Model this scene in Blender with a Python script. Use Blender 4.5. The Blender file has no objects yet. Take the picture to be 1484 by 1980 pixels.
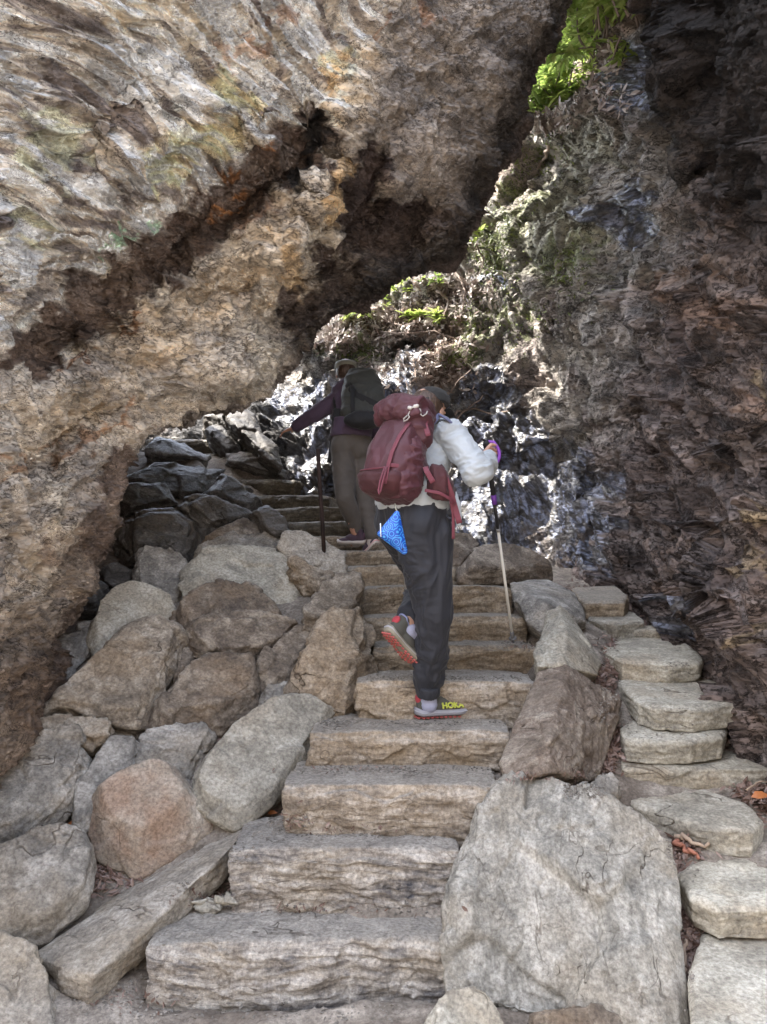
import bpy, bmesh, math, random
import numpy as np
from mathutils import Vector, Matrix
R = np.radians
sc = bpy.context.scene

# ------------------------------------------------------------------ camera
FPX = 1496.0                      # focal length in pixels of the 1484 x 1980 photograph
PITCH = math.atan(90 / FPX)
CAMZ = 1.55
cam = bpy.data.cameras.new('camera'); co = bpy.data.objects.new('camera', cam)
sc.collection.objects.link(co); sc.camera = co
cam.sensor_fit = 'VERTICAL'; cam.sensor_height = 36; cam.lens = 36 * FPX / 1980
cam.clip_end = 300; cam.clip_start = .05
co.location = (0, 0, CAMZ); co.rotation_euler = (float(R(90)) + PITCH, 0, 0)
sc.render.resolution_x, sc.render.resolution_y = 767, 1024

# ------------------------------------------------------------------ sky, sun, exposure
SUN_EL, SUN_AZ = float(R(52)), float(R(-80))     # azimuth from +y towards +x: the sun stands behind the arch, to the left
w = bpy.data.worlds.new('World'); sc.world = w; w.use_nodes = True
nt = w.node_tree; bg = nt.nodes['Background']
sky = nt.nodes.new('ShaderNodeTexSky'); sky.sky_type = 'NISHITA'; sky.sun_disc = False
sky.sun_elevation = SUN_EL; sky.sun_rotation = SUN_AZ; sky.air_density = 1.0; sky.dust_density = 2.0
hs = nt.nodes.new('ShaderNodeHueSaturation'); hs.inputs['Saturation'].default_value = .55
nt.links.new(sky.outputs[0], hs.inputs['Color'])
nt.links.new(hs.outputs[0], bg.inputs[0]); bg.inputs[1].default_value = .15
sl = bpy.data.lights.new('sun', 'SUN'); sl.energy = 2.3; sl.angle = float(R(.5)); sl.color = (1, .95, .87)
so = bpy.data.objects.new('sun', sl); sc.collection.objects.link(so)
sdir = Vector((math.sin(SUN_AZ) * math.cos(SUN_EL), math.cos(SUN_AZ) * math.cos(SUN_EL), math.sin(SUN_EL)))
so.rotation_euler = sdir.to_track_quat('Z', 'Y').to_euler(); so.location = sdir * 40
sc.view_settings.view_transform = 'Standard'; sc.view_settings.look = 'None'
sc.view_settings.gamma = 1; sc.view_settings.exposure = 3.05
sc.cycles.max_bounces = 6; sc.cycles.diffuse_bounces = 4; sc.cycles.glossy_bounces = 3
sc.cycles.use_denoising = True
sc.cycles.sample_clamp_indirect = 8

# ------------------------------------------------------------------ pixel <-> space
_U = np.array([0, -math.sin(PITCH), math.cos(PITCH)]); _F = np.array([0, math.cos(PITCH), math.sin(PITCH)])
_X = np.array([1., 0, 0]); CAM = np.array([0, 0, CAMZ])
def rays(px, py):
    px = np.asarray(px, float); py = np.asarray(py, float)
    d = ((px - 742) / FPX)[..., None] * _X + ((990 - py) / FPX)[..., None] * _U + _F
    return d / d[..., 1:2]
def P(px, py, d):
    """the point seen at photograph pixel (px, py) that lies d metres ahead of the camera"""
    return CAM + rays(px, py) * np.asarray(d, float)[..., None]
def PZ(px, py, z):
    r = rays(px, py); return CAM + r * ((z - CAMZ) / r[..., 2])[..., None]
def PP(px, py, c, n):
    r = rays(px, py); t = ((c - CAM) @ n) / (r @ n); return CAM + r * t[..., None]

# ------------------------------------------------------------------ noise
def _h(i, j, k, s):
    x = (i * 374761393 + j * 668265263 + k * 2147483647 + s * 1274126177) & 0xffffffff
    x = ((x ^ (x >> 13)) * 1274126177) & 0xffffffff
    x = ((x ^ (x >> 16)) * 2246822519) & 0xffffffff
    return (x ^ (x >> 15)) & 0xffffffff
def perlin(p, seed=0):
    i = np.floor(p).astype(np.int64); f = p - i
    u = f * f * f * (f * (f * 6 - 15) + 10)
    out = np.zeros(len(p))
    for a in (0, 1):
        wa = u[:, 0] if a else 1 - u[:, 0]
        for b in (0, 1):
            wb = wa * (u[:, 1] if b else 1 - u[:, 1])
            for c in (0, 1):
                wc = wb * (u[:, 2] if c else 1 - u[:, 2])
                h = _h(i[:, 0] + a, i[:, 1] + b, i[:, 2] + c, seed)
                g = ((h & 1023) / 511.5 - 1) * (f[:, 0] - a) + (((h >> 10) & 1023) / 511.5 - 1) * (f[:, 1] - b) + (((h >> 20) & 1023) / 511.5 - 1) * (f[:, 2] - c)
                out += wc * g
    return out * 1.3
def fbm(p, seed=0, oct=4, gain=.5):
    s = 0; a = 1
    for o in range(oct):
        s = s + a * perlin(p * 2.03 ** o + o * 7.7, seed + o * 13); a *= gain
    return s
def facet(p, seed=0, tilt=1.0, sharp=42.):
    """broken rock: voronoi cells, each a plane of its own tilt and height; second value is closeness to a crack"""
    i0 = np.floor(p).astype(np.int64); n = len(p)
    best = np.full(n, 1e9); sec = np.full(n, 1e9); sw = np.zeros(n); sv = np.zeros(n)
    for a in (-1, 0, 1):
        for b in (-1, 0, 1):
            for c in (-1, 0, 1):
                ci, cj, ck = i0[:, 0] + a, i0[:, 1] + b, i0[:, 2] + c
                h = _h(ci, cj, ck, seed); g = _h(ci, cj, ck, seed + 91)
                dx = p[:, 0] - ci - (h & 1023) / 1023.; dy = p[:, 1] - cj - ((h >> 10) & 1023) / 1023.; dz = p[:, 2] - ck - ((h >> 20) & 1023) / 1023.
                d = dx * dx + dy * dy + dz * dz
                v = (((g & 255) / 127.5 - 1) * dx + (((g >> 8) & 255) / 127.5 - 1) * dy + (((g >> 16) & 255) / 127.5 - 1) * dz) * tilt + (((g >> 24) & 255) / 255. - .5) * .7
                wt = np.exp(-d * sharp); sw += wt; sv += wt * v
                m = d < best
                sec = np.where(m, best, np.minimum(sec, d)); best = np.where(m, d, best)
    crack = np.clip(1 - (np.sqrt(sec) - np.sqrt(best)) * 8, 0, 1)
    return sv / (sw + 1e-12), crack
def shingle(q, seed, n1=1.0, n2=3.0):
    """overlapping plates: q[:,2] counts layers; each layer climbs and breaks off sharply, with a lap that varies along it"""
    L = q[:, 2] + perlin(q * [n1, n1, .25], seed) * 1.1 + perlin(q * [n2, n2, .5], seed + 1) * .35
    k = np.floor(L); fr = L - k
    amp = perlin(np.stack([q[:, 0] * n1, q[:, 1] * n1, k * 3.7], -1), seed + 2) * 1.2 + .5
    brk = _h(np.floor(q[:, 0] * n1 * 1.6 + perlin(q * [n2, n2, 1], seed + 5) * .7 + k * 7.3).astype(np.int64), k.astype(np.int64), k.astype(np.int64) * 0, seed + 4) / 4294967295.
    return (fr - .5) * np.clip(amp, 0, 1.3) + (brk - .5) * .9
def frame_for(n, ang=0):
    """rows: two in-plane axes, then the layer normal"""
    n = np.array(n, float); n /= np.linalg.norm(n)
    a = np.cross(n, [0.13, 1, 0.2]); a /= np.linalg.norm(a); b = np.cross(n, a)
    c, s = math.cos(ang), math.sin(ang)
    return np.stack([a * c + b * s, -a * s + b * c, n])
def sstep(x, a, b):
    t = np.clip((x - a) / (b - a), 0, 1); return t * t * (3 - 2 * t)

def tps(pts, vals, lam=0.0):
    X = np.array(pts, float); V = np.array(vals, float); n, k = X.shape
    S = X.std(0).mean(); M = X.mean(0); X = (X - M) / S
    def phi(r2): return np.where(r2 > 0, .5 * r2 * np.log(np.maximum(r2, 1e-12)), 0)
    K = phi(((X[:, None] - X[None]) ** 2).sum(-1)) + lam * np.eye(n)
    Q = np.hstack([np.ones((n, 1)), X]); A = np.block([[K, Q], [Q.T, np.zeros((k + 1, k + 1))]])
    s = np.linalg.solve(A, np.concatenate([V, np.zeros(k + 1)]))
    def f(*c):
        Y = (np.stack([np.asarray(q, float).ravel() for q in c], -1) - M) / S
        out = s[n] + Y @ s[n + 1:]
        for m in range(n): out = out + s[m] * phi(((Y - X[m]) ** 2).sum(-1))
        return out.reshape(np.shape(c[0]))
    return f

# ------------------------------------------------------------------ objects
def link(o): sc.collection.objects.link(o); return o
def tag(o, label=None, cat=None, group=None, kind=None):
    if label: o['label'] = label
    if cat: o['category'] = cat
    if group: o['group'] = group
    if kind: o['kind'] = kind
    return o
def mesh_np(name, v, f, mat=None, smooth=True, origin=None, attrs=None, parent=None, rot=None):
    """v (n,3) array, f list of faces or (m,4)/(m,3) array"""
    v = np.asarray(v, float)
    if origin is None: origin = np.zeros(3)
    vl = v - origin
    if rot is not None: vl = vl @ rot.T
    me = bpy.data.meshes.new(name)
    if isinstance(f, np.ndarray):
        me.vertices.add(len(v)); me.vertices.foreach_set('co', vl.astype(np.float32).ravel())
        m, k = f.shape
        me.loops.add(m * k); me.loops.foreach_set('vertex_index', f.astype(np.int32).ravel())
        me.polygons.add(m); me.polygons.foreach_set('loop_start', np.arange(0, m * k, k, dtype=np.int32))
        me.update(calc_edges=True)
    else:
        me.from_pydata([tuple(q) for q in vl], [], f)
    if smooth: me.polygons.foreach_set('use_smooth', np.ones(len(me.polygons), bool))
    for an, (ty, arr) in (attrs or {}).items():
        at = me.attributes.new(an, ty, 'POINT')
        at.data.foreach_set('color' if ty == 'FLOAT_COLOR' else 'value', np.asarray(arr, np.float32).ravel())
    me.update()
    o = link(bpy.data.objects.new(name, me))
    if mat: me.materials.append(mat)
    if parent is not None:
        o.parent = parent
        o.matrix_parent_inverse = Matrix()          # parents are plain empties; set local coordinates directly
        o.location = Vector(origin) - (parent.matrix_world.translation if False else Vector(parent.get('_o', (0, 0, 0))))
    else:
        o.location = origin
    if rot is not None: o.rotation_mode = 'QUATERNION'; o.rotation_quaternion = Matrix(rot.T.tolist()).to_quaternion()
    return o
def arrays(me):
    n = len(me.vertices); v = np.empty(n * 3, np.float32); me.vertices.foreach_get('co', v)
    nn = np.empty(n * 3, np.float32); me.vertices.foreach_get('normal', nn)
    m = len(me.polygons); L = np.empty(len(me.loops), np.int32); me.loops.foreach_get('vertex_index', L)
    tot = np.empty(m, np.int32); me.polygons.foreach_get('loop_total', tot)
    if m and (tot == tot[0]).all(): F = L.reshape(m, tot[0])
    else:
        F = []; k = 0
        for t in tot: F.append(tuple(int(q) for q in L[k:k + t])); k += t
    return v.reshape(-1, 3).astype(float), nn.reshape(-1, 3).astype(float), F
def remesh(v, f, voxel, smooth=2, factor=.5):
    """voxel union of closed shells, then smoothed; returns arrays"""
    me = bpy.data.meshes.new('t'); me.from_pydata([tuple(q) for q in v], [], [tuple(int(i) for i in q) for q in f]); me.update()
    o = link(bpy.data.objects.new('t', me))
    m = o.modifiers.new('r', 'REMESH'); m.mode = 'VOXEL'; m.voxel_size = voxel; m.adaptivity = 0
    if smooth:
        s = o.modifiers.new('s', 'SMOOTH'); s.factor = factor; s.iterations = smooth
    dg = bpy.context.evaluated_depsgraph_get(); ev = o.evaluated_get(dg); r = arrays(ev.to_mesh()); ev.to_mesh_clear()
    bpy.data.objects.remove(o); bpy.data.meshes.remove(me)
    return r
def hull(pts):
    bm = bmesh.new()
    for q in pts: bm.verts.new(q)
    r = bmesh.ops.convex_hull(bm, input=bm.verts)
    bmesh.ops.delete(bm, geom=[g for g in r['geom_interior'] if isinstance(g, bmesh.types.BMVert)], context='VERTS')
    bm.verts.index_update(); v = np.array([q.co[:] for q in bm.verts]); f = [[q.index for q in fc.verts] for fc in bm.faces]; bm.free()
    return v, f

# ------------------------------------------------------------------ materials
def N(t, ty, **kw):
    n = t.nodes.new(ty)
    for k, v in kw.items():
        if k in n.inputs: n.inputs[k].default_value = v
        else: setattr(n, k, v)
    return n
def ramp(t, fac, stops):
    r = t.nodes.new('ShaderNodeValToRGB'); e = r.color_ramp.elements
    while len(e) < len(stops): e.new(.5)
    for q, (p, c) in zip(e, stops): q.position = p; q.color = (*c, 1) if len(c) == 3 else c
    t.links.new(fac, r.inputs[0]); return r.outputs[0]
def mixc(t, fac, a, b, mode='MIX'):
    m = t.nodes.new('ShaderNodeMix'); m.data_type = 'RGBA'; m.blend_type = mode
    for s, q in ((m.inputs['Factor'], fac), (m.inputs['A'], a), (m.inputs['B'], b)):
        if hasattr(q, 'links'): t.links.new(q, s)
        elif isinstance(q, (int, float)): s.default_value = q
        else: s.default_value = (*q, 1)
    return m.outputs['Result']
def newmat(name):
    m = bpy.data.materials.new(name); m.use_nodes = True; t = m.node_tree
    return m, t, t.nodes['Principled BSDF']
def cracks(t, vec, scale, width, detail=5.0, rough=.6, dist=0.0):
    n = N(t, 'ShaderNodeTexNoise', Scale=float(scale), Detail=detail, Roughness=rough, Distortion=dist); t.links.new(vec, n.inputs['Vector'])
    s = N(t, 'ShaderNodeMath', operation='SUBTRACT'); t.links.new(n.outputs[0], s.inputs[0]); s.inputs[1].default_value = .5
    a = N(t, 'ShaderNodeMath', operation='ABSOLUTE'); t.links.new(s.outputs[0], a.inputs[0])
    m = N(t, 'ShaderNodeMapRange', interpolation_type='SMOOTHSTEP'); t.links.new(a.outputs[0], m.inputs['Value']); m.inputs['From Max'].default_value = width
    return m.outputs[0]                              # 0 in the crack, 1 away from it
def plain(name, col, rough=.7, metal=0, bump=0, bscale=200, var=.15, sheen=0):
    m, t, b = newmat(name); tc = N(t, 'ShaderNodeTexCoord')
    n = N(t, 'ShaderNodeTexNoise', Scale=6.0, Detail=6.0); t.links.new(tc.outputs['Object'], n.inputs['Vector'])
    c = ramp(t, n.outputs[0], [(.3, tuple(q * (1 - var) for q in col)), (.7, tuple(min(1, q * (1 + var)) for q in col))])
    t.links.new(c, b.inputs['Base Color']); b.inputs['Roughness'].default_value = rough; b.inputs['Metallic'].default_value = metal
    if sheen: b.inputs['Sheen Weight'].default_value = sheen
    if bump:
        n2 = N(t, 'ShaderNodeTexNoise', Scale=float(bscale), Detail=3.0); t.links.new(tc.outputs['Object'], n2.inputs['Vector'])
        bp = N(t, 'ShaderNodeBump', Strength=.5, Distance=bump); t.links.new(n2.outputs[0], bp.inputs['Height']); t.links.new(bp.outputs[0], b.inputs['Normal'])
    return m
def rockmat(name, dark, mid, light, stain=None, stain_amt=.35, layer=30, topdust=None, rough=.9, bump=.006, wet=0):
    """layered schist; local z of the object is the layer normal"""
    m, t, b = newmat(name); tc = N(t, 'ShaderNodeTexCoord'); L = t.links.new
    oi = N(t, 'ShaderNodeObjectInfo'); off = N(t, 'ShaderNodeVectorMath', operation='MULTIPLY_ADD')
    cmb = N(t, 'ShaderNodeCombineXYZ'); L(oi.outputs['Random'], cmb.inputs[0]); L(oi.outputs['Random'], cmb.inputs[1]); L(oi.outputs['Random'], cmb.inputs[2])
    L(cmb.outputs[0], off.inputs[0]); off.inputs[1].default_value = (37, 19, 53); L(tc.outputs['Object'], off.inputs[2])
    base = off.outputs[0]
    wn = N(t, 'ShaderNodeTexNoise', Scale=3.5, Detail=3.0); L(base, wn.inputs['Vector'])
    wv = N(t, 'ShaderNodeVectorMath', operation='MULTIPLY_ADD'); L(wn.outputs['Color'], wv.inputs[0]); wv.inputs[1].default_value = (.12, .12, .12); L(base, wv.inputs[2])
    mp = N(t, 'ShaderNodeMapping'); mp.inputs['Scale'].default_value = (3.2, 5, layer); L(wv.outputs[0], mp.inputs['Vector'])
    n1 = N(t, 'ShaderNodeTexNoise', Scale=1.0, Detail=8.0, Roughness=.68); L(mp.outputs[0], n1.inputs['Vector'])
    n2 = N(t, 'ShaderNodeTexNoise', Scale=11.0, Detail=10.0, Roughness=.72); L(wv.outputs[0], n2.inputs['Vector'])
    n3 = N(t, 'ShaderNodeTexNoise', Scale=2.3, Detail=4.0, Roughness=.6); L(wv.outputs[0], n3.inputs['Vector'])
    av = N(t, 'ShaderNodeMath', operation='ADD'); L(n1.outputs[0], av.inputs[0]); L(n2.outputs[0], av.inputs[1])
    hv = N(t, 'ShaderNodeMath', operation='MULTIPLY'); L(av.outputs[0], hv.inputs[0]); hv.inputs[1].default_value = .5
    c = ramp(t, hv.outputs[0], [(.36, dark), (.45, tuple(.5 * (a + q) for a, q in zip(dark, mid))), (.51, mid), (.59, light)])
    if stain:
        f = ramp(t, n3.outputs[0], [(.48, (0, 0, 0)), (.62, (1, 1, 1))]); fm = N(t, 'ShaderNodeMath', operation='MULTIPLY'); L(f, fm.inputs[0]); fm.inputs[1].default_value = stain_amt
        c = mixc(t, fm.outputs[0], c, stain)
    if topdust:
        g = N(t, 'ShaderNodeNewGeometry'); sx = N(t, 'ShaderNodeSeparateXYZ'); L(g.outputs['Normal'], sx.inputs[0])
        f = N(t, 'ShaderNodeMapRange'); f.inputs['From Min'].default_value = .55; f.inputs['From Max'].default_value = .9; L(sx.outputs['Z'], f.inputs['Value'])
        n5 = N(t, 'ShaderNodeMath', operation='MULTIPLY'); L(f.outputs[0], n5.inputs[0]); n5.inputs[1].default_value = .75
        dn = mixc(t, .55, topdust, mixc(t, n2.outputs[0], tuple(q * .6 for q in topdust), tuple(min(1, q * 1.5) for q in topdust)))
        c = mixc(t, n5.outputs[0], c, dn)
    rv = ramp(t, oi.outputs['Random'], [(0, (.78, .76, .74)), (.5, (1.02, .98, .92)), (1, (.95, .93, .9))])
    c = mixc(t, 1.0, c, rv, 'MULTIPLY')
    ck = cracks(t, mp.outputs[0], .5, .007, 3.5, .5); ck2 = cracks(t, wv.outputs[0], 2.2, .0014, 3.0, .5)
    k1 = N(t, 'ShaderNodeMath', operation='MULTIPLY'); L(ck, k1.inputs[0]); L(ck2, k1.inputs[1])
    nm = N(t, 'ShaderNodeTexNoise', Scale=4.1, Detail=2.0); L(base, nm.inputs['Vector']); mk = ramp(t, nm.outputs[0], [(.34, (0, 0, 0)), (.5, (1, 1, 1))])
    k2 = N(t, 'ShaderNodeMath', operation='MAXIMUM'); L(k1.outputs[0], k2.inputs[0]); L(mk, k2.inputs[1])
    c = mixc(t, 1.0, c, ramp(t, k2.outputs[0], [(0, (.45, .41, .38)), (1, (1, 1, 1))]), 'MULTIPLY')
    n6 = N(t, 'ShaderNodeTexNoise', Scale=70.0, Detail=4.0, Roughness=.7); L(base, n6.inputs['Vector'])
    c = mixc(t, 1.0, c, ramp(t, n6.outputs[0], [(.33, (.62, .6, .6)), (.5, (1, 1, 1)), (.68, (1.4, 1.4, 1.4))]), 'MULTIPLY')
    L(c, b.inputs['Base Color'])
    rr = ramp(t, n2.outputs[0], [(.3, (rough - .2,) * 3), (.6, (rough,) * 3)]); L(rr, b.inputs['Roughness'])
    b.inputs['Specular IOR Level'].default_value = .4
    b1 = N(t, 'ShaderNodeBump', Strength=.9, Distance=bump * 1.6); L(n1.outputs[0], b1.inputs['Height'])
    n4 = N(t, 'ShaderNodeTexNoise', Scale=38.0, Detail=8.0, Roughness=.75); L(wv.outputs[0], n4.inputs['Vector'])
    b2 = N(t, 'ShaderNodeBump', Strength=.9, Distance=bump * 1.3); L(n4.outputs[0], b2.inputs['Height']); L(b1.outputs[0], b2.inputs['Normal'])
    b3 = N(t, 'ShaderNodeBump', Strength=.6, Distance=bump * 3); L(n2.outputs[0], b3.inputs['Height']); L(b2.outputs[0], b3.inputs['Normal'])
    b4 = N(t, 'ShaderNodeBump', Strength=.9, Distance=bump * 1.2); L(k2.outputs[0], b4.inputs['Height']); L(b3.outputs[0], b4.inputs['Normal'])
    L(b4.outputs[0], b.inputs['Normal'])
    return m
def attrmat(name, fine=1.0, bump=.012, rot=(0, 0, 0), stretch=(1, 1, 1)):
    """colour from the attribute (stains, plus painted shade and sheen), grain from noise, gloss where the rock runs with water"""
    m, t, b = newmat(name); tc = N(t, 'ShaderNodeTexCoord'); L = t.links.new
    a = N(t, 'ShaderNodeAttribute', attribute_name='col'); wa = N(t, 'ShaderNodeAttribute', attribute_name='wet')
    wn = N(t, 'ShaderNodeTexNoise', Scale=2.0, Detail=3.0); L(tc.outputs['Object'], wn.inputs['Vector'])
    wv = N(t, 'ShaderNodeVectorMath', operation='MULTIPLY_ADD'); L(wn.outputs['Color'], wv.inputs[0]); wv.inputs[1].default_value = (.10, .10, .10); L(tc.outputs['Object'], wv.inputs[2])
    mp = N(t, 'ShaderNodeMapping'); mp.inputs['Rotation'].default_value = rot; mp.inputs['Scale'].default_value = stretch; L(wv.outputs[0], mp.inputs['Vector'])
    n1 = N(t, 'ShaderNodeTexNoise', Scale=3.0 * fine, Detail=10.0, Roughness=.72); L(mp.outputs[0], n1.inputs['Vector'])
    n2 = N(t, 'ShaderNodeTexNoise', Scale=16.0 * fine, Detail=8.0, Roughness=.75); L(mp.outputs[0], n2.inputs['Vector'])
    g = ramp(t, n1.outputs[0], [(.3, (.25, .24, .23)), (.45, (.75, .74, .72)), (.55, (1.15, 1.12, 1.05)), (.7, (1.7, 1.68, 1.6))])
    c = mixc(t, 1.0, a.outputs['Color'], g, 'MULTIPLY')
    g2 = ramp(t, n2.outputs[0], [(.3, (.45, .43, .42)), (.5, (1, 1, 1)), (.7, (1.35, 1.35, 1.35))])
    c = mixc(t, 1.0, c, g2, 'MULTIPLY')
    ck = cracks(t, mp.outputs[0], 2.6 * fine, .012, 8.0, .66); ck2 = cracks(t, mp.outputs[0], 8.0 * fine, .016, 8.0, .68)
    k2 = N(t, 'ShaderNodeMath', operation='MULTIPLY'); L(ck, k2.inputs[0]); L(ck2, k2.inputs[1])
    c = mixc(t, 1.0, c, ramp(t, k2.outputs[0], [(0, (.22, .19, .17)), (1, (1, 1, 1))]), 'MULTIPLY')
    L(c, b.inputs['Base Color'])
    vo = N(t, 'ShaderNodeTexVoronoi', Scale=11.0 * fine); L(mp.outputs[0], vo.inputs['Vector']); vo2 = N(t, 'ShaderNodeTexVoronoi', Scale=31.0 * fine); L(mp.outputs[0], vo2.inputs['Vector'])
    vb = N(t, 'ShaderNodeBump', Strength=1.0, Distance=bump * 3.2, Invert=True) if False else N(t, 'ShaderNodeBump', Strength=1.0, Distance=bump * 3.0); L(vo.outputs[0], vb.inputs['Height'])
    vb2 = N(t, 'ShaderNodeBump', Strength=1.0, Distance=bump * 1.3); L(vo2.outputs[0], vb2.inputs['Height']); L(vb.outputs[0], vb2.inputs['Normal'])
    vb3 = N(t, 'ShaderNodeBump', Strength=1.0, Distance=bump * 1.6); L(k2.outputs[0], vb3.inputs['Height']); L(vb2.outputs[0], vb3.inputs['Normal'])
    r = N(t, 'ShaderNodeMapRange'); L(wa.outputs['Fac'], r.inputs['Value']); r.inputs['To Min'].default_value = .88; r.inputs['To Max'].default_value = .36; L(r.outputs[0], b.inputs['Roughness'])
    sp = N(t, 'ShaderNodeMapRange'); L(wa.outputs['Fac'], sp.inputs['Value']); sp.inputs['To Min'].default_value = .35; sp.inputs['To Max'].default_value = 1.0; L(sp.outputs[0], b.inputs['Specular IOR Level'])
    cw = N(t, 'ShaderNodeMath', operation='MULTIPLY'); L(wa.outputs['Fac'], cw.inputs[0]); cw.inputs[1].default_value = .7
    L(cw.outputs[0], b.inputs['Coat Weight']); b.inputs['Coat Roughness'].default_value = .2; b.inputs['Coat IOR'].default_value = 1.6
    b1 = N(t, 'ShaderNodeBump', Strength=1.0, Distance=bump * 2.5); L(n1.outputs[0], b1.inputs['Height']); L(vb3.outputs[0], b1.inputs['Normal'])
    b2 = N(t, 'ShaderNodeBump', Strength=.9, Distance=bump); L(n2.outputs[0], b2.inputs['Height']); L(b1.outputs[0], b2.inputs['Normal'])
    L(b2.outputs[0], b.inputs['Normal']); L(b2.outputs[0], b.inputs['Coat Normal'])
    return m
# ------------------------------------------------------------------ where the slope lies (metres ahead, by photograph pixel)
BANK = [(-60,1950,2.5),(50,1900,2.65),(70,1730,2.95),(60,1550,3.3),(280,1590,3.3),(150,1700,3.05),(450,1500,3.45),(330,1460,3.55),(550,1400,3.75),
 (200,1330,3.85),(400,1350,3.9),(640,1290,4.0),(540,1300,4.05),(460,1240,4.25),(260,1200,4.3),(450,1180,4.5),(480,1120,4.75),(640,1180,4.4),
 (310,1120,4.8),(220,1125,4.9),(480,1070,5.1),(600,1090,5.0),(310,1035,5.3),(430,1000,5.6),(520,1015,5.5),(440,950,6.0),(330,930,6.3),(350,870,6.8),
 (440,830,7.2),(500,850,7.0),(550,920,6.7),(100,1400,3.6),(150,1240,4.2),
 (575,1930,2.62),(580,1835,2.78),(660,1640,2.95),(750,1520,3.13),(790,1410,3.46),(860,1320,3.73),(880,1250,4.1),(860,1190,4.4),(850,1130,4.75),(780,1095,5.05),(740,1063,5.35),
 (1100,1950,2.64),(1100,1750,2.98),(1050,1500,3.2),(1090,1400,3.5),(1100,1230,4.1),(1060,1160,4.5),(980,1100,5.2),(1250,1255,4.2),(1310,1335,3.85),(1300,1420,3.6),
 (1350,1490,3.35),(1340,1575,3.12),(1410,1710,2.85),(1430,1900,2.5),(1190,1190,4.6),(1160,1155,5.0)]
_b = np.array(BANK, float)
Dbank = tps(_b[:, :2], _b[:, 2], .002)
_w = P(_b[:, 0], _b[:, 1], _b[:, 2])
_far = np.array([(-3,1,0),(0,1.2,0),(3,1,0),(-3,-3,0),(0,-3,0),(3,-3,0),(-1.5,2,0),(1.6,1.9,0),(0,2.2,0),(-3.5,4,1.5),(-3,6,2.4),(-2.5,8,2.6),(-.5,8,2.2),(1.5,7,1.7),(2.6,4.6,1.35),(3,3,.8),(2.6,6,1.7),(-5,9,3),(3,8,2.2)], float)
_all = np.vstack([_w, _far])
Zg = tps(_all[:, :2], _all[:, 2], .004)

# ------------------------------------------------------------------ ground
def build_ground():
    xs = np.concatenate([np.linspace(-26, -3, 60)[:-1], np.arange(-3, 3.2, .022), np.linspace(3.2, 26, 60)[1:]])
    ys = np.concatenate([np.linspace(-22, 2, 70)[:-1], np.arange(2, 7.5, .022), np.linspace(7.5, 11, 30)[1:]])
    X, Y = np.meshgrid(xs, ys)
    Z = Zg(np.clip(X, -5, 3.2), np.clip(Y, -3, 9))
    Z = np.where(Y < 2.0, Z * sstep(Y, .8, 2.0), Z)
    sx = X - np.interp(Y, [2.5, 3.5, 4.5, 5.5, 6.2, 7, 7.6], [-.25, .1, .28, .0, -.35, -1.1, -1.7]); wd = np.interp(Y, [2.5, 4, 6, 8], [.62, .55, .6, .8])
    drop = (.085 + .16 * sstep(wd - abs(sx), -.12, .06) * sstep(Y, 2.6, 2.75) + .03 * sstep(X, .75, .95)) * sstep(Z, .0, .25)                       # the soil lies below the stones' tops
    v = np.stack([X, Y, Z - drop], -1).reshape(-1, 3)
    v[:, 2] += fbm(v * [9, 9, 2], 5, 5, .55) * .018 + fbm(v * [60, 60, 9], 8, 2) * .003
    # unseen rise behind the camera, added to block the low sky
    Yf = np.repeat(ys, len(xs)); v[:, 2] += 13 * sstep(-Yf, 2.0, 15) * (1 + .15 * perlin(v * [.2, .2, 0], 3))
    nx, ny = len(xs), len(ys)
    i = np.arange(nx * ny).reshape(ny, nx)
    f = np.stack([i[:-1, :-1], i[:-1, 1:], i[1:, 1:], i[1:, :-1]], -1).reshape(-1, 4)
    m = rockmat('soil', (.11, .095, .08), (.23, .205, .18), (.36, .33, .295), stain=(.14, .115, .095), stain_amt=.6, layer=5, bump=.004)
    o = mesh_np('ground', v, f, m); tag(o, kind='structure')
build_ground()

# ------------------------------------------------------------------ the leaning rock mass that makes the arch
def blobs(px, py, L):
    s = 0
    for (x, y, rx, ry, a) in L:
        c, q = math.cos(R(a)), math.sin(R(a)); dx, dy = px - x, py - y
        u = (dx * c + dy * q) / rx; w_ = (-dx * q + dy * c) / ry
        s = np.maximum(s, np.exp(-(u * u + w_ * w_)))
    return s
def paint(col, m, c):
    return col * (1 - m[:, None]) + np.array(c) * m[:, None]

SIL = [(1230,-420,6.2),(1150,-120,5.8),(1112,0,5.7),(1090,50,5.65),(1075,95,5.6),(1030,140,5.6),(1012,190,5.6),(1016,235,5.6),(1000,262,5.6),(1003,300,5.5),(975,330,5.5),(955,370,5.5),
 (935,420,5.4),(905,470,5.4),(885,500,5.4),(840,520,5.3),(790,535,5.25),(740,562,5.2),(700,590,5.15),(655,612,5.1),(615,640,5.05),(590,680,5.0),(572,705,5.0),(555,740,4.95),
 (540,765,4.9),(500,772,4.85),(460,778,4.8),(400,800,4.7),(330,825,4.6),(290,850,4.5),(255,890,4.45),(235,940,4.4),(228,1000,4.3),(222,1050,4.2),(190,1100,4.15),(160,1150,4.05),
 (140,1200,3.95),(110,1250,3.8),(90,1310,3.65),(75,1370,3.5),(40,1430,3.35),(5,1475,3.2),(-60,1560,3.0),(-220,1760,2.7)]
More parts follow.
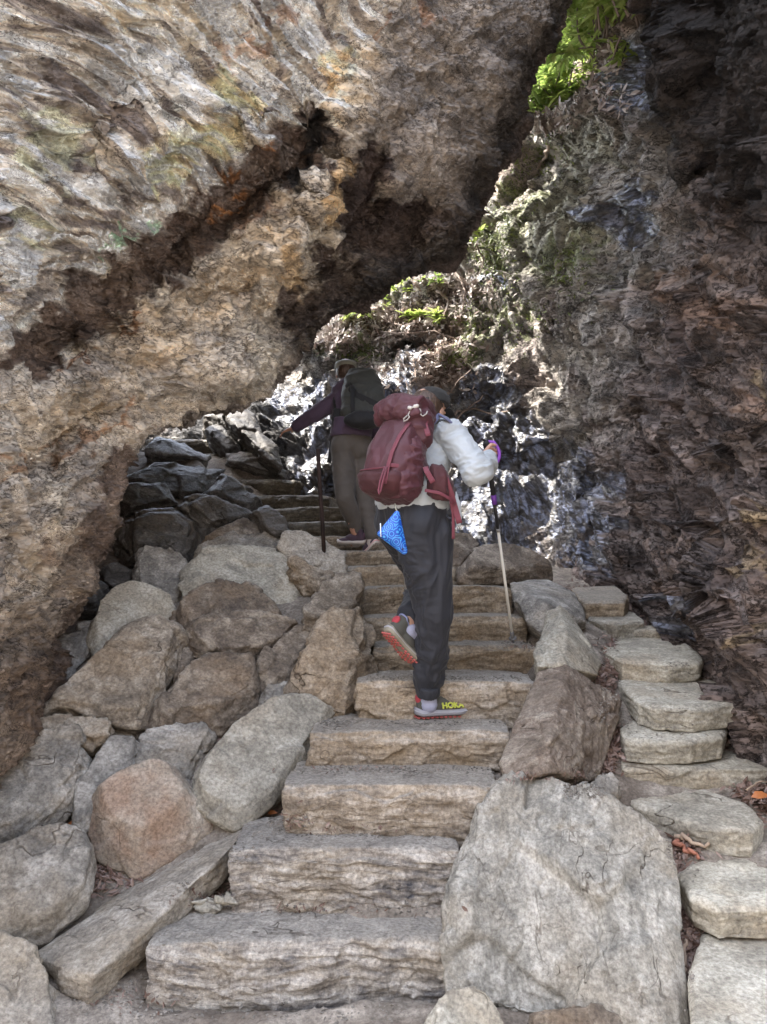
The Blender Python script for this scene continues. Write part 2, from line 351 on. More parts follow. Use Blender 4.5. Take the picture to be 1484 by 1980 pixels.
MD = [(0,1200,3.0),(0,900,3.05),(150,800,3.9),(100,1050,3.6),(0,600,3.1),(300,600,4.1),(300,400,4.0),(600,250,4.35),(0,0,2.9),(400,0,3.7),(800,0,4.7),(800,300,4.9),(0,300,3.0),(450,650,4.5),(700,450,4.75),(1000,0,5.3),
 (-800,0,2.2),(-800,1000,2.2),(-1500,-1500,2.0),(0,-900,2.6),(900,-900,4.6),(-1200,1500,2.0),(100,1300,3.3)]
def build_mass():
    S = np.array(SIL, float)
    seg = np.hypot(*np.diff(S[:, :2], axis=0).T); cum = np.concatenate([[0], np.cumsum(seg)])
    nt_ = int(cum[-1] / 2.6); tt = np.linspace(0, cum[-1], nt_)
    bx, by, bd = (np.interp(tt, cum, S[:, k]) for k in range(3))
    k = np.ones(9) / 9
    for arr in (bx, by):
        a = np.convolve(np.pad(arr, 4, 'edge'), k, 'valid'); arr[:] = a
    ang = R(np.interp(tt / cum[-1], [0, .2, .45, .7, 1], [112, 135, 150, 168, 184]))
    dx, dy = np.cos(ang), -np.sin(ang)
    sf = np.concatenate([np.arange(0, 40, 1.5), np.arange(40, 1350, 2.6), np.geomspace(1350, 2600, 40)[1:]])
    # front sheet
    BX = bx[:, None] + dx[:, None] * sf; BY = by[:, None] + dy[:, None] * sf
    A = np.vstack([S[:, :3] + [0, 0, -.28], np.array(MD)])
    D0 = tps(A[:, :2], A[:, 2], .003)(np.clip(BX, -2500, 2500), np.clip(BY, -2500, 2500))
    D0 = np.clip(D0, 1.7, 7)
    px, py = BX.ravel(), BY.ravel()
    # large relief: overhanging block edges and hollows, metres (+ is away)
    wp = np.stack([px / 130, py / 130, px * 0], -1); wx = px + fbm(wp, 3, 3) * 45; wy = py + fbm(wp + 9, 4, 3) * 45
    rel = np.zeros(len(px))
    rel += .34 * blobs(wx, wy, [(600,265,45,55,0),(560,320,60,45,-40),(470,380,110,42,-35),(330,470,120,50,-40),(200,560,120,60,-45),(110,650,90,50,-50)])
    rel += .38 * blobs(wx, wy, [(700,370,40,110,20),(640,500,60,80,35),(760,440,90,60,-25),(560,570,90,50,-30)])
    rel += .22 * blobs(wx, wy, [(620,600,120,40,-30),(420,560,60,20,-20),(100,850,130,22,-30),(220,1010,30,90,15)])
    rel -= .22 * blobs(wx, wy, [(520,250,80,60,-30),(630,330,35,60,20),(700,230,60,120,20),(560,470,60,50,0),(430,700,120,60,-20),(250,300,180,70,-35)])
    rel -= .16 * blobs(wx, wy, [(150,750,110,70,-20),(120,1000,70,110,20),(900,200,70,160,15),(780,300,60,60,0)])
    D1 = D0 + rel.reshape(D0.shape) * sstep(sf, 0, 60)[None]
    Rp = 75.
    q = np.clip(1 - sf / Rp, 0, 1); D1 = D1 + .34 * (1 - np.sqrt(1 - np.minimum(q, .999) ** 2))[None]
    front = P(BX, BY, D1)
    # the underside and back, going away from the camera
    kk = np.linspace(0, 1, 60)[1:] ** 1.3
    back = [None] * len(kk)
    edge = front[:, 0]
    dirin = (P(bx + dx * 100, by + dy * 100, bd) - P(bx, by, bd)); dirin /= np.linalg.norm(dirin, axis=1)[:, None]
    AW = np.interp(tt / cum[-1], [0, .5, .62, .80, .9, 1], [1.7, 1.8, 5.2, 5.2, 2.6, 1.5])  # unseen roof reach over the upper steps, lengthened to block the sun
    ray0 = rays(bx, by)
    for n_, u in enumerate(kk):
        away = AW * math.sin(u * 1.45); inn = 1.9 * (1 - math.cos(u * 1.45)) + .25 * u
        back[n_] = edge + ray0 * away[:, None] + np.array([-.05, 0, .05]) * away[:, None] + dirin * inn
    back = np.stack(back[::-1], 1)
    G = np.concatenate([back, front], 1); nb = len(kk)
    n1, n2 = G.shape[:2]; v = G.reshape(-1, 3)
    # normals of the grid
    du = np.gradient(G, axis=0); dv = np.gradient(G, axis=1); nn = np.cross(du, dv); nn /= np.linalg.norm(nn, axis=-1)[..., None] + 1e-9
    if nn[n1 // 2, nb + 200, 1] > 0: nn = -nn
    nv = nn.reshape(-1, 3)
    PX = np.concatenate([np.repeat(bx[:, None], nb, 1), BX], 1).ravel(); PY = np.concatenate([np.repeat(by[:, None], nb, 1), BY], 1).ravel()
    # layered, splintered relief: its grain runs down to the right in the upper left, breaks into scales elsewhere
    wq = v + np.stack([fbm(v * 1.6, s, 2) for s in (21, 22, 23)], -1) * .13
    up = sstep(-(PX * .55 + PY) + 640, -140, 160) * sstep(760 - PX, -60, 120)
    Fa = frame_for((.60, -.35, .72), 0); qa = wq @ Fa.T      # layer normal points up-right: layers run down to the right
    f1, c1 = facet(qa * [2.0, 2.0, 15], 31, 1.0); f2, c2 = facet(qa * [5, 5, 38], 32, 1.0); f3, c3 = facet(qa * [13, 13, 80], 33, 1.0)
    s1 = shingle(qa * [2.2, 2.2, 13], 301); s2 = shingle(qa * [6, 6, 38], 311)
    da = f1 * .05 + s1 * .052 + s2 * .020 + f3 * .010 - np.maximum(0, perlin(qa * [1.6, 1.6, 17], 7) - .22) * .16 - c1 * .012
    qb = wq @ frame_for((-.3, -.5, .8)).T
    g1, e1 = facet(qb * [3.6, 3.6, 5.5], 41, 1.1); g2, e2 = facet(qb * [9.5, 9.5, 15], 42, 1.0); g3, e3 = facet(qb * [24, 24, 38], 43, 1.0)
    db = g1 * .075 + g2 * .03 + g3 * .014 - e1 * .01 - e2 * .006
    s3 = shingle(qb * [3, 3, 9], 321); s4 = shingle(wq @ frame_for((.7, -.4, .5)).T * [7, 7, 26], 331); db = db * .8 + s3 * .034 + s4 * .014
    disp = da * up + db * (1 - up) + fbm(v * 1.1, 2, 3) * .08
    infr = ((PX > -80) & (PY > -80))
    v = v + nv * disp[:, None]
    # stains, then darker tones toward the foot, rim and back
    wp = np.stack([PX / 60, PY / 60, PX * 0], -1); jx = PX + fbm(wp, 13, 5, .6) * 46; jy = PY + fbm(wp + 5, 14, 5, .6) * 46
    n_ = fbm(wq * 2.5, 51, 4); n2_ = fbm(qa * [2, 2, 16], 52, 4, .6); n3_ = fbm(wq * 7, 53, 3)
    col = np.tile([.335, .295, .25], (len(v), 1))
    col = paint(col, sstep(n2_, -.05, .25) * up, (.62, .61, .59)); col = paint(col, sstep(-n2_, .08, .35) * up * .9, (.085, .07, .068))
    col = paint(col, sstep(n_, .1, .6) * .5, (.42, .37, .29)); col = paint(col, sstep(-n_, .15, .7) * .5, (.22, .19, .17))
    col = paint(col, sstep(blobs(jx, jy, [(300,640,150,90,-20),(450,560,120,60,-30),(120,800,120,60,-20),(560,420,60,60,0),(700,160,80,120,10)]), .35, .8) * .45, (.38, .29, .19))
    right = sstep(PX + PY * .25, 700, 820) * sstep(900 - PY, 0, 200)  # brownish grey right part, deepened so the colour carries its shade
    col = paint(col, right * .9, (.15, .128, .112)); col = paint(col, right * sstep(n3_, .1, .6) * .6, (.20, .175, .155))
    col = paint(col, sstep(blobs(jx, jy, [(370,280,120,60,-20),(300,330,60,30,30),(450,180,70,40,40)]), .35, .8) * .7, (.55, .46, .28))
    col = paint(col, sstep(blobs(jx, jy, [(90,300,80,70,0),(40,450,60,50,0),(100,230,60,30,20)]), .3, .8) * .6, (.45, .46, .33))
    col = paint(col, sstep(blobs(jx, jy, [(640,360,25,90,15),(650,130,25,60,0),(560,500,30,60,10),(570,540,35,50,0)]), .4, .8) * .6, (.42, .27, .12))
    col = paint(col, sstep(blobs(jx, jy, [(500,90,30,60,-40),(440,120,14,60,-50),(550,30,30,40,0),(810,30,16,50,0),(750,60,12,30,0),(490,420,60,16,-40)]), .4, .8) * .65, (.22, .12, .07))
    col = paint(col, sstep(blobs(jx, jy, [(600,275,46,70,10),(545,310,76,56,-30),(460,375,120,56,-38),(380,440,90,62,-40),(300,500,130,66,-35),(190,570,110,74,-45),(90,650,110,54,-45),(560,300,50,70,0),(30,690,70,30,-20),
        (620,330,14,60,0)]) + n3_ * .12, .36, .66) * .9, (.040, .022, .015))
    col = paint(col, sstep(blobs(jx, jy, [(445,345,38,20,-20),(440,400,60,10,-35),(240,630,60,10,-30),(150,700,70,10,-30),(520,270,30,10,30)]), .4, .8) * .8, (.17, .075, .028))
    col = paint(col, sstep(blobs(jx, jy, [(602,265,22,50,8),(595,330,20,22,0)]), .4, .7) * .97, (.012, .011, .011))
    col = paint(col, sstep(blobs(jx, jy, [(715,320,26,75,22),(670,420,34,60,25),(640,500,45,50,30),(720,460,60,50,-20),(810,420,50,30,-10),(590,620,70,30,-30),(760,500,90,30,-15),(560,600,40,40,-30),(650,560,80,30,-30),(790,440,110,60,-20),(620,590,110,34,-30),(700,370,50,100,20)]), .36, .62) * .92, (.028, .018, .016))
    col = paint(col, sstep(blobs(jx, jy, [(240,455,26,14,-40),(215,480,20,8,-40),(290,430,20,8,-30)]), .4, .75) * .7, (.22, .36, .24))
    col = paint(col, sstep(blobs(jx, jy, [(170,850,110,13,-30),(80,870,40,10,-30),(240,800,40,8,-45),(20,910,40,10,0)]), .4, .75) * .7, (.20, .10, .045))
    col = paint(col, sstep(blobs(jx, jy, [(225,930,40,80,10),(160,1020,26,60,20),(210,1040,40,50,0),(100,1080,30,40,0),(260,870,40,26,-30),(70,1330,70,80,-60)]), .34, .7) * .8, (.10, .065, .05))
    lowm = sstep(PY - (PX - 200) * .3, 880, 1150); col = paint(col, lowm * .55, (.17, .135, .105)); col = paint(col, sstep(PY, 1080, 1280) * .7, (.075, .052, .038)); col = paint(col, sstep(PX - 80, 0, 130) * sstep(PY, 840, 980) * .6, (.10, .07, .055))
    col = np.minimum(col * 1.9, .78); rim = sstep(170 - np.tile(np.concatenate([np.zeros(nb), sf]), n1), 0, 170) * sstep(PX, 480, 640); col = paint(col, rim * .75, (.085, .068, .058)); rim2 = sstep(75 - np.tile(np.concatenate([np.zeros(nb), sf]), n1) + fbm(wq * 5, 57, 3) * 30, 0, 60) * sstep(PX, 560, 700); col = paint(col, rim2 * .85, (.03, .025, .022))  # shade along the arch edge by the gap is painted into the colour
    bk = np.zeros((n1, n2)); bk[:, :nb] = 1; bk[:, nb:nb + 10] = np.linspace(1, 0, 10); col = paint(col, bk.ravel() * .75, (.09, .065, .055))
    rgba = np.concatenate([np.clip(col, .004, .8), np.ones((len(v), 1))], 1)
    i = np.arange(n1 * n2).reshape(n1, n2); f = np.stack([i[:-1, :-1], i[1:, :-1], i[1:, 1:], i[:-1, 1:]], -1).reshape(-1, 4)
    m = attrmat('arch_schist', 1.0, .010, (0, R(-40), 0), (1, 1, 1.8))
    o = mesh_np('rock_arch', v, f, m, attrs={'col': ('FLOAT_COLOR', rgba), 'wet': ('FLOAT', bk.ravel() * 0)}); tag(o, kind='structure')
build_mass()

# ------------------------------------------------------------------ the wall across the passage, and the hillside above it
WD = [(1484,1400,3.15),(1440,1345,3.45),(1390,1290,3.8),(1300,1230,4.4),(1484,1200,3.1),(1484,1000,3.1),(1484,600,3.25),(1484,200,3.3),(1484,0,3.2),(1300,1150,4.5),(1210,1130,5.3),(1300,900,4.7),(1300,600,4.9),(1300,400,5.0),(1300,150,4.7),(1250,20,4.9),
 (1100,1112,6.1),(1000,1090,6.3),(1000,950,6.9),(880,1000,6.7),(880,850,7.2),(1000,700,7.2),(1100,500,6.8),(1050,300,7.2),(1020,250,7.5),(1190,90,6.2),(1120,170,6.8),(960,350,7.7),(900,480,7.9),(860,600,7.7),(700,640,8.2),(620,670,8.2),
 (740,760,7.6),(600,800,7.5),(560,900,7.2),(650,930,6.9),(450,790,8.1),(520,780,7.8),(760,1020,6.5),(650,1010,6.6),(880,1080,6.3),(560,960,7.0),(1150,900,6.1),(1200,1000,5.6),(1150,700,6.4),
 (2300,1400,1.6),(2300,0,1.6),(1800,600,2.5),(1800,1300,2.3),(1500,-500,3.1),(2100,-800,2.0),(1320,-500,4.6),(300,1000,7.6),(300,780,8.4),(900,1180,6.1),(1150,1200,5.6),(1300,1330,4.2),(1420,1430,3.6),(1550,1500,2.9)]
RIDGE = [(1380,-420),(1310,-100),(1262,0),(1240,35),(1218,68),(1190,112),(1150,150),(1110,185),(1060,225),(1020,255),(1000,300),(975,335),(950,380),(930,430),(905,475),(885,505),(840,528),(790,548),(740,570),(700,598),(650,618),(610,645),(585,690),(560,745),(500,765),(400,780),(200,800)]
def build_wall():
    W = np.array(WD); D = tps(W[:, :2], W[:, 2], .003)
    xs = np.concatenate([np.arange(230, 1500, 2.7), np.geomspace(1500, 2300, 60)[1:]])
    ys = np.concatenate([-np.geomspace(10, 900, 50)[::-1], np.arange(-6, 1340, 2.7), np.arange(1340, 1560, 5)])
    X, Y = np.meshgrid(xs, ys)
    d = D(X, Y)
    Rg = np.array(RIDGE, float)
    # signed distance to the ridge, positive above-left of it (the slope that goes away behind)
    best = np.full(X.shape, 1e9); sgn = np.zeros(X.shape)
    for a, b_ in zip(Rg[:-1], Rg[1:]):
        e = b_ - a; L2 = e @ e; t = np.clip(((X - a[0]) * e[0] + (Y - a[1]) * e[1]) / L2, 0, 1)
        ddx, ddy = X - a[0] - t * e[0], Y - a[1] - t * e[1]; dd = np.hypot(ddx, ddy)
        s = np.sign(ddx * -e[1] + ddy * e[0]) * -1
        m = dd < best; best = np.where(m, dd, best); sgn = np.where(m, s, sgn)
    sd = best * np.where(sgn == 0, 1, sgn)
    if sd[np.argmin(abs(ys - 60)), np.argmin(abs(xs - 1080))] < 0: sd = -sd
    back = np.clip(sd, 0, 400)
    d = d + np.where(sd > 0, 1.1 * sstep(back, 0, 45) + back * .009, 0)
    px, py = X.ravel(), Y.ravel()
    wp = np.stack([px / 110, py / 110, px * 0], -1); wx = px + fbm(wp, 3, 3) * 40; wy = py + fbm(wp + 9, 4, 3) * 40
    rel = .45 * blobs(wx, wy, [(1150,610,35,34,-20),(1335,335,34,18,10),(905,830,26,30,0),(1090,620,30,18,-30),(790,690,40,18,0)])
    rel += .22 * blobs(wx, wy, [(1120,860,150,28,-20),(1150,980,20,110,0),(960,770,60,20,20),(1340,140,60,14,20),(690,760,70,24,0),(640,950,16,60,0),(1240,470,50,16,30)])
    rel -= .30 * blobs(wx, wy, [(1420,800,90,60,20),(1450,1000,90,50,25),(1060,470,70,60,0),(950,720,70,40,0),(1200,330,60,60,0),(1360,500,80,50,15),(1330,1120,90,50,35)])
    d = d + rel.reshape(d.shape)
    G = P(X, Y, np.clip(d, 1.3, 14)); n1, n2 = G.shape[:2]
    du = np.gradient(G, axis=0); dv = np.gradient(G, axis=1); nn = np.cross(du, dv); nn /= np.linalg.norm(nn, axis=-1)[..., None] + 1e-9
    if nn[250, 350, 1] > 0: nn = -nn
    v = G.reshape(-1, 3); nv = nn.reshape(-1, 3)
    wq = v + np.stack([fbm(v * 1.5, s, 2) for s in (61, 62, 63)], -1) * .14
    lr = sstep(px + (py - 700) * .35, 1120, 1330)                     # near right: splinters running down to the right
    qa = wq @ frame_for((.5, -.45, .75)).T
    f1, c1 = facet(qa * [1.9, 1.9, 8], 71, 1.2); f2, c2 = facet(qa * [5.5, 5.5, 22], 72, 1.1); f3, c3 = facet(qa * [13, 13, 50], 74, 1.1)
    da = f1 * .10 + f2 * .045 + f3 * .014 - c1 * .012
    qb = wq @ frame_for((-.2, -.6, .7)).T
    g1, e1 = facet(qb * [2.6, 2.6, 4.2], 81, 1.2); g2, e2 = facet(qb * [7, 7, 12], 82, 1.2); g3, e3 = facet(qb * [16, 16, 27], 83, 1.1)
    db = g1 * .12 + g2 * .055 + g3 * .028 - e2 * .012
    s1 = shingle(qa * [2.5, 2.5, 8], 401); s2 = shingle(qa * [7, 7, 26], 411); s3 = shingle(qb * [3, 3, 7], 421); s4 = shingle(qb * [8, 8, 20], 431)
    s0 = shingle(qa * [1.0, 1.0, 3.2], 441); h0, _e = facet(qb * [1.3, 1.3, 2.0], 451, 1.3)
    da = s0 * .15 + f1 * .07 + s1 * .055 + s2 * .016 + f3 * .006; db = h0 * .17 + g1 * .09 + g2 * .034 + g3 * .012 + s3 * .06 + s4 * .016
    v = v + nv * (da * lr + db * (1 - lr) + fbm(v * .9, 64, 3) * .14)[:, None]
    wp = np.stack([px / 55, py / 55, px * 0], -1); jx = px + fbm(wp, 93, 5, .6) * 50; jy = py + fbm(wp + 5, 94, 5, .6) * 50
    n_ = fbm(wq * 2, 95, 4); n2_ = fbm(wq * 6, 96, 4, .6); n3_ = fbm(qa * [2, 2, 9], 97, 4)
    col = np.tile([.30, .28, .26], (len(v), 1))
    col = paint(col, sstep(n2_, 0, .5) * .5, (.42, .40, .37)); col = paint(col, sstep(-n_, .1, .5) * .45, (.21, .155, .15))
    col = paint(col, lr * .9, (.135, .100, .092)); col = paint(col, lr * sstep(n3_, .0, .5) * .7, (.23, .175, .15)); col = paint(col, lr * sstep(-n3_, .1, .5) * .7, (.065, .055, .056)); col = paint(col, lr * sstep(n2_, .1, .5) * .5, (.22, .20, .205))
    col = paint(col, sstep(blobs(jx, jy, [(1400,600,110,60,10),(1440,420,60,50,0),(1300,560,50,30,0),(1450,780,70,30,20)]), .3, .8) * .5, (.20, .115, .07))
    col = paint(col, sstep(blobs(jx, jy, [(1450,1000,50,28,20),(1470,740,30,26,0),(1465,1240,26,16,0),(1440,1090,60,20,40)]), .4, .75) * .6, (.33, .25, .15))
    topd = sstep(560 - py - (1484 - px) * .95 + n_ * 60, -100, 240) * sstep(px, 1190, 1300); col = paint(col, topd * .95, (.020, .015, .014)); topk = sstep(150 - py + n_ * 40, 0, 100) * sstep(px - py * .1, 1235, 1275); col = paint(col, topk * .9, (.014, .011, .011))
    moss = sstep(blobs(jx, jy, [(1010,400,55,90,20),(960,520,50,60,0),(1060,330,60,50,0),(1000,620,70,60,0),(900,650,60,60,0),(1120,500,80,80,0),(690,680,60,30,0),(1230,150,70,60,-30)]), .3, .8)
    col = paint(col, moss * sstep(n2_, -.25, .35) * .75, (.13, .16, .045))
    pale = sstep(blobs(jx, jy, [(620,690,50,40,0),(760,690,60,30,0),(950,760,60,40,0)]), .3, .8); col = paint(col, pale * sstep(n2_, -.1, .3) * .7, (.44, .44, .42))
    col = paint(col, sstep(blobs(jx, jy, [(1080,420,120,130,10),(1130,280,80,60,-20)]), .35, .8) * .5, (.30, .31, .23))
    litter = sstep(blobs(jx, jy, [(820,590,120,50,-15),(700,620,70,30,-20),(860,680,60,60,0),(900,560,50,30,0)]), .35, .75); col = paint(col, litter * .75, (.20, .13, .10))
    sdr = sd.ravel(); lg = sstep(-np.abs(sdr - 14), -26, -4) * (px > 950); col = paint(col, lg * .8, (.24, .18, .15))
    hill = sstep(sdr, 18, 60); col = paint(col, hill * .9, (.09, .11, .04))
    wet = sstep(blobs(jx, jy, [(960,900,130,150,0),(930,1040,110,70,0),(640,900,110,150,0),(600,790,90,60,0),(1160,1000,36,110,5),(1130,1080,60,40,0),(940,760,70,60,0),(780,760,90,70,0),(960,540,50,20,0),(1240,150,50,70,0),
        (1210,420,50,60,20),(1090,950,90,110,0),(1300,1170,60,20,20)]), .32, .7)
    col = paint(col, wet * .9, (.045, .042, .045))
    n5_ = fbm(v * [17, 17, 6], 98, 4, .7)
    col = paint(col, wet * sstep(n5_, .03, .28) * .9, (.34, .39, .56))       # bluish sky sheen on the wet rock, painted into the colour
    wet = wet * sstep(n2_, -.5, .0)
    col = paint(col, sstep(blobs(jx, jy, [(430,830,140,80,0),(520,870,60,60,0)]), .3, .7) * .9, (.05, .05, .055))  # cave shade painted dark on the wall behind the highest steps
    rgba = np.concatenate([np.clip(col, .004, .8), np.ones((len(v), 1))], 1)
    i = np.arange(n1 * n2).reshape(n1, n2); f = np.stack([i[:-1, :-1], i[1:, :-1], i[1:, 1:], i[:-1, 1:]], -1).reshape(-1, 4)
    # hidden behind the arch the hillside is not built
    fc = f[:, 0]; keep = ~((sdr[fc] > 120) & (px[fc] < 950)) & (sdr[fc] < 330)
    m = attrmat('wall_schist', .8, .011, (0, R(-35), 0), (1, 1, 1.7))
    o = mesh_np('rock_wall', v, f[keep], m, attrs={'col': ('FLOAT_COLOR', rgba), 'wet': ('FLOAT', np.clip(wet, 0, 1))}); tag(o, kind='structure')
    return D
Dwall = build_wall()
# ------------------------------------------------------------------ stones
GREY = rockmat('grey_schist', (.11, .105, .10), (.29, .28, .26), (.46, .445, .42), stain=(.33, .27, .19), stain_amt=.35, layer=22)
TAN = rockmat('tan_schist', (.11, .09, .072), (.30, .26, .21), (.50, .455, .39), stain=(.35, .25, .15), stain_amt=.35, layer=26, bump=.009)
BROWN = rockmat('brown_schist', (.075, .06, .05), (.20, .17, .14), (.36, .32, .27), stain=(.28, .19, .11), stain_amt=.35, layer=26, bump=.009)
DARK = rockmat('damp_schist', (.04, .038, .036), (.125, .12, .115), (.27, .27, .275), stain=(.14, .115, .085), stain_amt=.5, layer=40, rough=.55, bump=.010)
PALE = rockmat('pale_schist', (.22, .20, .175), (.42, .39, .34), (.56, .53, .48), stain=(.38, .31, .21), stain_amt=.4, layer=24)
RUST = rockmat('rust_boulder', (.22, .185, .155), (.31, .285, .25), (.44, .41, .37), stain=(.29, .18, .125), stain_amt=.55, layer=8, bump=.004)
PATH = rockmat('path_schist', (.20, .19, .165), (.37, .355, .305), (.50, .485, .43), stain=(.38, .31, .22), stain_amt=.35, layer=18, bump=.004)
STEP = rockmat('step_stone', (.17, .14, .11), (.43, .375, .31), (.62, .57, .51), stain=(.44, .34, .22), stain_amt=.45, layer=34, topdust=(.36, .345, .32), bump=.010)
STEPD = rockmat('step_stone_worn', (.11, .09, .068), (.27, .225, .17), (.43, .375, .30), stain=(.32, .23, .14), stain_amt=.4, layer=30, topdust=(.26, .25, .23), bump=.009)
STRIPE = rockmat('banded_step_stone', (.06, .065, .085), (.46, .43, .40), (.72, .70, .67), stain=(.48, .39, .26), stain_amt=.3, layer=40, topdust=(.37, .355, .33), bump=.012)
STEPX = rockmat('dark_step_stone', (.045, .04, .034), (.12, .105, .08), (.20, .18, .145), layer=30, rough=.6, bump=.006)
WETP = rockmat('wet_slab', (.08, .08, .085), (.25, .255, .27), (.5, .52, .56), layer=30, rough=.4, bump=.01)
MATS = dict(Q=WETP, G=GREY, T=TAN, B=BROWN, D=DARK, P=PALE, R=RUST, F=PATH, S=STEP, W=STEPD, Z=STRIPE, X=STEPX)
_seed = [100]
def finish_rock(name, label, cat, group, v, f, mat, voxel, smooth, nrm, size, rough=1.0, foln=None, strat=1.0):
    _seed[0] += 17; s = _seed[0]
    v, nn, F = remesh(v, f, voxel, smooth)
    Fm = frame_for(foln if foln is not None else nrm); q = v @ Fm.T
    w_ = q + np.stack([perlin(q * 3 + k * 11, s + k) for k in range(3)], -1) * .07
    k = 1 / max(.12, size)
    f1, c1 = facet(w_ * [2.2 * k, 2.2 * k, 3.2 * k], s + 1, 1.1); f2, c2 = facet(w_ * [7 * k, 7 * k, 14 * k], s + 2, 1.0)
    f3, c3 = facet(w_ * [22, 22, 60], s + 5, 1.0)
    st = perlin(w_ * [4, 4, 55], s + 3); st2 = shingle(w_ * [5, 5, 26], s + 4) * .8
    d = rough * (f1 * .075 * size + f2 * .022 * size + f3 * .006 - c1 * .010 * size * (f2 > 0)) + strat * (st * .004 + st2 * .006) + perlin(w_ * 1.5 * k, s + 9) * .03 * size
    side = 1 - .6 * np.abs(nn @ Fm[2]); v = v + nn * (d * side)[:, None]
    c = v.mean(0)
    o = mesh_np(name, v, F, MATS[mat], origin=c, rot=Fm)
    return tag(o, label, cat, group)
def boulder(label, out, mat='G', T=.25, crown=.05, tilt=None, dd=0, rough=1.25, smooth=1, inset=.84, up=.10, ridge=None, group=None, name='boulder', cat='boulder', d=None, foln=None, strat=1.0, voxel=None, grow=1.0):
    """out: outline in photograph pixels. The stone lies in the slope at that place, its face domed by crown metres, T metres thick"""
    o = np.array(out, float); c = o.mean(0); o = c + (o - c) * grow; lo = o.min(0); hi = o.max(0)
    dep = (d if d is not None else float(Dbank(np.array([c[0]]), np.array([c[1]]))[0])) + dd
    n = np.array(tilt if tilt is not None else (.22, -.66, .72), float); n /= np.linalg.norm(n)
    C = P(c[0], c[1], dep); V = PP(o[:, 0], o[:, 1], C, n)
    size = float(np.sqrt(max(np.linalg.norm(V.max(0) - V.min(0)), .1) ** 2 / 2))
    oc = c + (o - c) * inset + np.array([0, -up * (hi[1] - lo[1])])
    K = PP(oc[:, 0], oc[:, 1], C, n) + n * crown
    B = C + (V - C) * .93 - n * T * .5; B2 = C + (V - C) * .75 - n * T
    pts = [V, K, B, B2]
    if ridge: pts.append(np.array([PP(np.array([x]), np.array([y]), C + n * r, n)[0] for x, y, r in ridge]))
    v, f = hull(np.vstack(pts))
    vx = voxel or max(.0075, dep * .0021)
    return finish_rock(name, label, cat, group, v, f, mat, vx, smooth, n, min(size, .9), rough, foln, strat)
GL = 'boulders packed in the bank left of the steps'
def bl(label, out, mat='G', **k): return boulder(label, out, mat, group=GL, grow=1.07, **k)

# --- the bank, from the bottom up
bl('rounded pinkish brown boulder with a rust patch, above the long pale beam of stone', [(168,1560),(200,1537),(260,1510),(320,1495),(350,1505),(370,1540),(400,1575),(395,1605),(360,1640),(275,1695),(220,1677),(192,1655),(170,1600)], 'R', T=.3, crown=.13, rough=.45, smooth=7, inset=.62, up=.16, strat=.3, tilt=(.1,-.75,.62))
bl('long smooth pale slab leaning along the left ends of the third and fourth steps', [(645,1380),(600,1357),(530,1365),(485,1387),(445,1420),(415,1460),(385,1495),(370,1525),(380,1560),(405,1577),(455,1600),(480,1590),(525,1555),(535,1510),(590,1470),(600,1425)], 'F', T=.22, crown=.06, rough=.5, smooth=6, inset=.85, up=.05, strat=.5)
bl('rough small grey rock between the long pale slab and a narrow sloping one', [(280,1430),(340,1415),(400,1415),(410,1430),(385,1475),(360,1510),(300,1497),(258,1500),(262,1460)], 'G', T=.2, dd=.06, rough=1.5)
bl('narrow grey stone sloping down beside the rounded pinkish boulder', [(215,1442),(265,1443),(260,1490),(235,1510),(200,1535),(170,1565),(168,1610),(145,1620),(138,1590),(145,1545),(180,1495)], 'G', T=.2, rough=.6, smooth=5)
bl('broad grey boulder with a tan underside, leftmost below the arch foot', [(-60,1500),(0,1485),(50,1460),(90,1452),(155,1440),(172,1475),(165,1510),(140,1535),(135,1560),(90,1600),(30,1642),(-60,1670)], 'G', T=.3, crown=.09, dd=-.03, inset=.85, up=.12)
bl('smooth grey boulder with a diagonal crack, left of the rounded pinkish one', [(-60,1690),(0,1668),(75,1635),(130,1632),(170,1640),(182,1680),(170,1710),(168,1750),(140,1775),(95,1810),(30,1830),(-60,1840)], 'G', T=.3, crown=.1, rough=.6, smooth=5)
bl('pale pitted boulder in the bottom corner, left of the long beam of stone', [(-80,1850),(0,1835),(50,1845),(85,1880),(103,1920),(112,2060),(-80,2070)], 'P', T=.3, crown=.07, dd=.05)
bl('big mottled tan boulder sloping up from the bank under the dark foot of the arch', [(75,1400),(90,1370),(150,1320),(210,1265),(260,1225),(320,1205),(350,1215),(357,1240),(345,1285),(315,1340),(290,1390),(265,1425),(220,1415),(170,1400),(110,1415)], 'T', T=.35, crown=.12, rough=1.1, inset=.75, up=.05, smooth=4)
bl('low crumbly mottled rock under the big tan boulder', [(60,1405),(160,1395),(218,1412),(212,1440),(150,1450),(90,1440)], 'T', T=.2, rough=1.6, dd=-.02)
bl('brown grey boulder with a flat dark top beside the big mottled tan one', [(295,1400),(320,1350),(350,1310),(395,1287),(450,1285),(500,1295),(508,1325),(500,1370),(480,1385),(445,1400),(430,1415),(380,1425),(300,1430)], 'B', T=.3, crown=.11, inset=.7, up=.12)
bl('wide brown boulder wedged under the darker peaked one, mid bank', [(357,1232),(415,1212),(480,1206),(530,1212),(575,1222),(580,1228),(550,1260),(500,1278),(450,1285),(395,1285),(370,1262)], 'B', T=.3, crown=.09)
bl('dark peaked boulder directly under the large flat topped slab', [(340,1185),(385,1155),(450,1142),(480,1147),(520,1170),(550,1195),(552,1218),(480,1208),(415,1214),(360,1232)], 'B', T=.3, crown=.06, dd=-.05, rough=1.3)
bl('large flat topped grey slab in the middle of the bank, lit along its top', [(360,1105),(390,1087),(450,1082),(525,1087),(560,1105),(610,1140),(612,1152),(575,1190),(555,1196),(510,1168),(450,1150),(385,1160),(357,1162)], 'F', T=.35, crown=.06, smooth=2, rough=.9, inset=.8, up=.2, dd=.10)
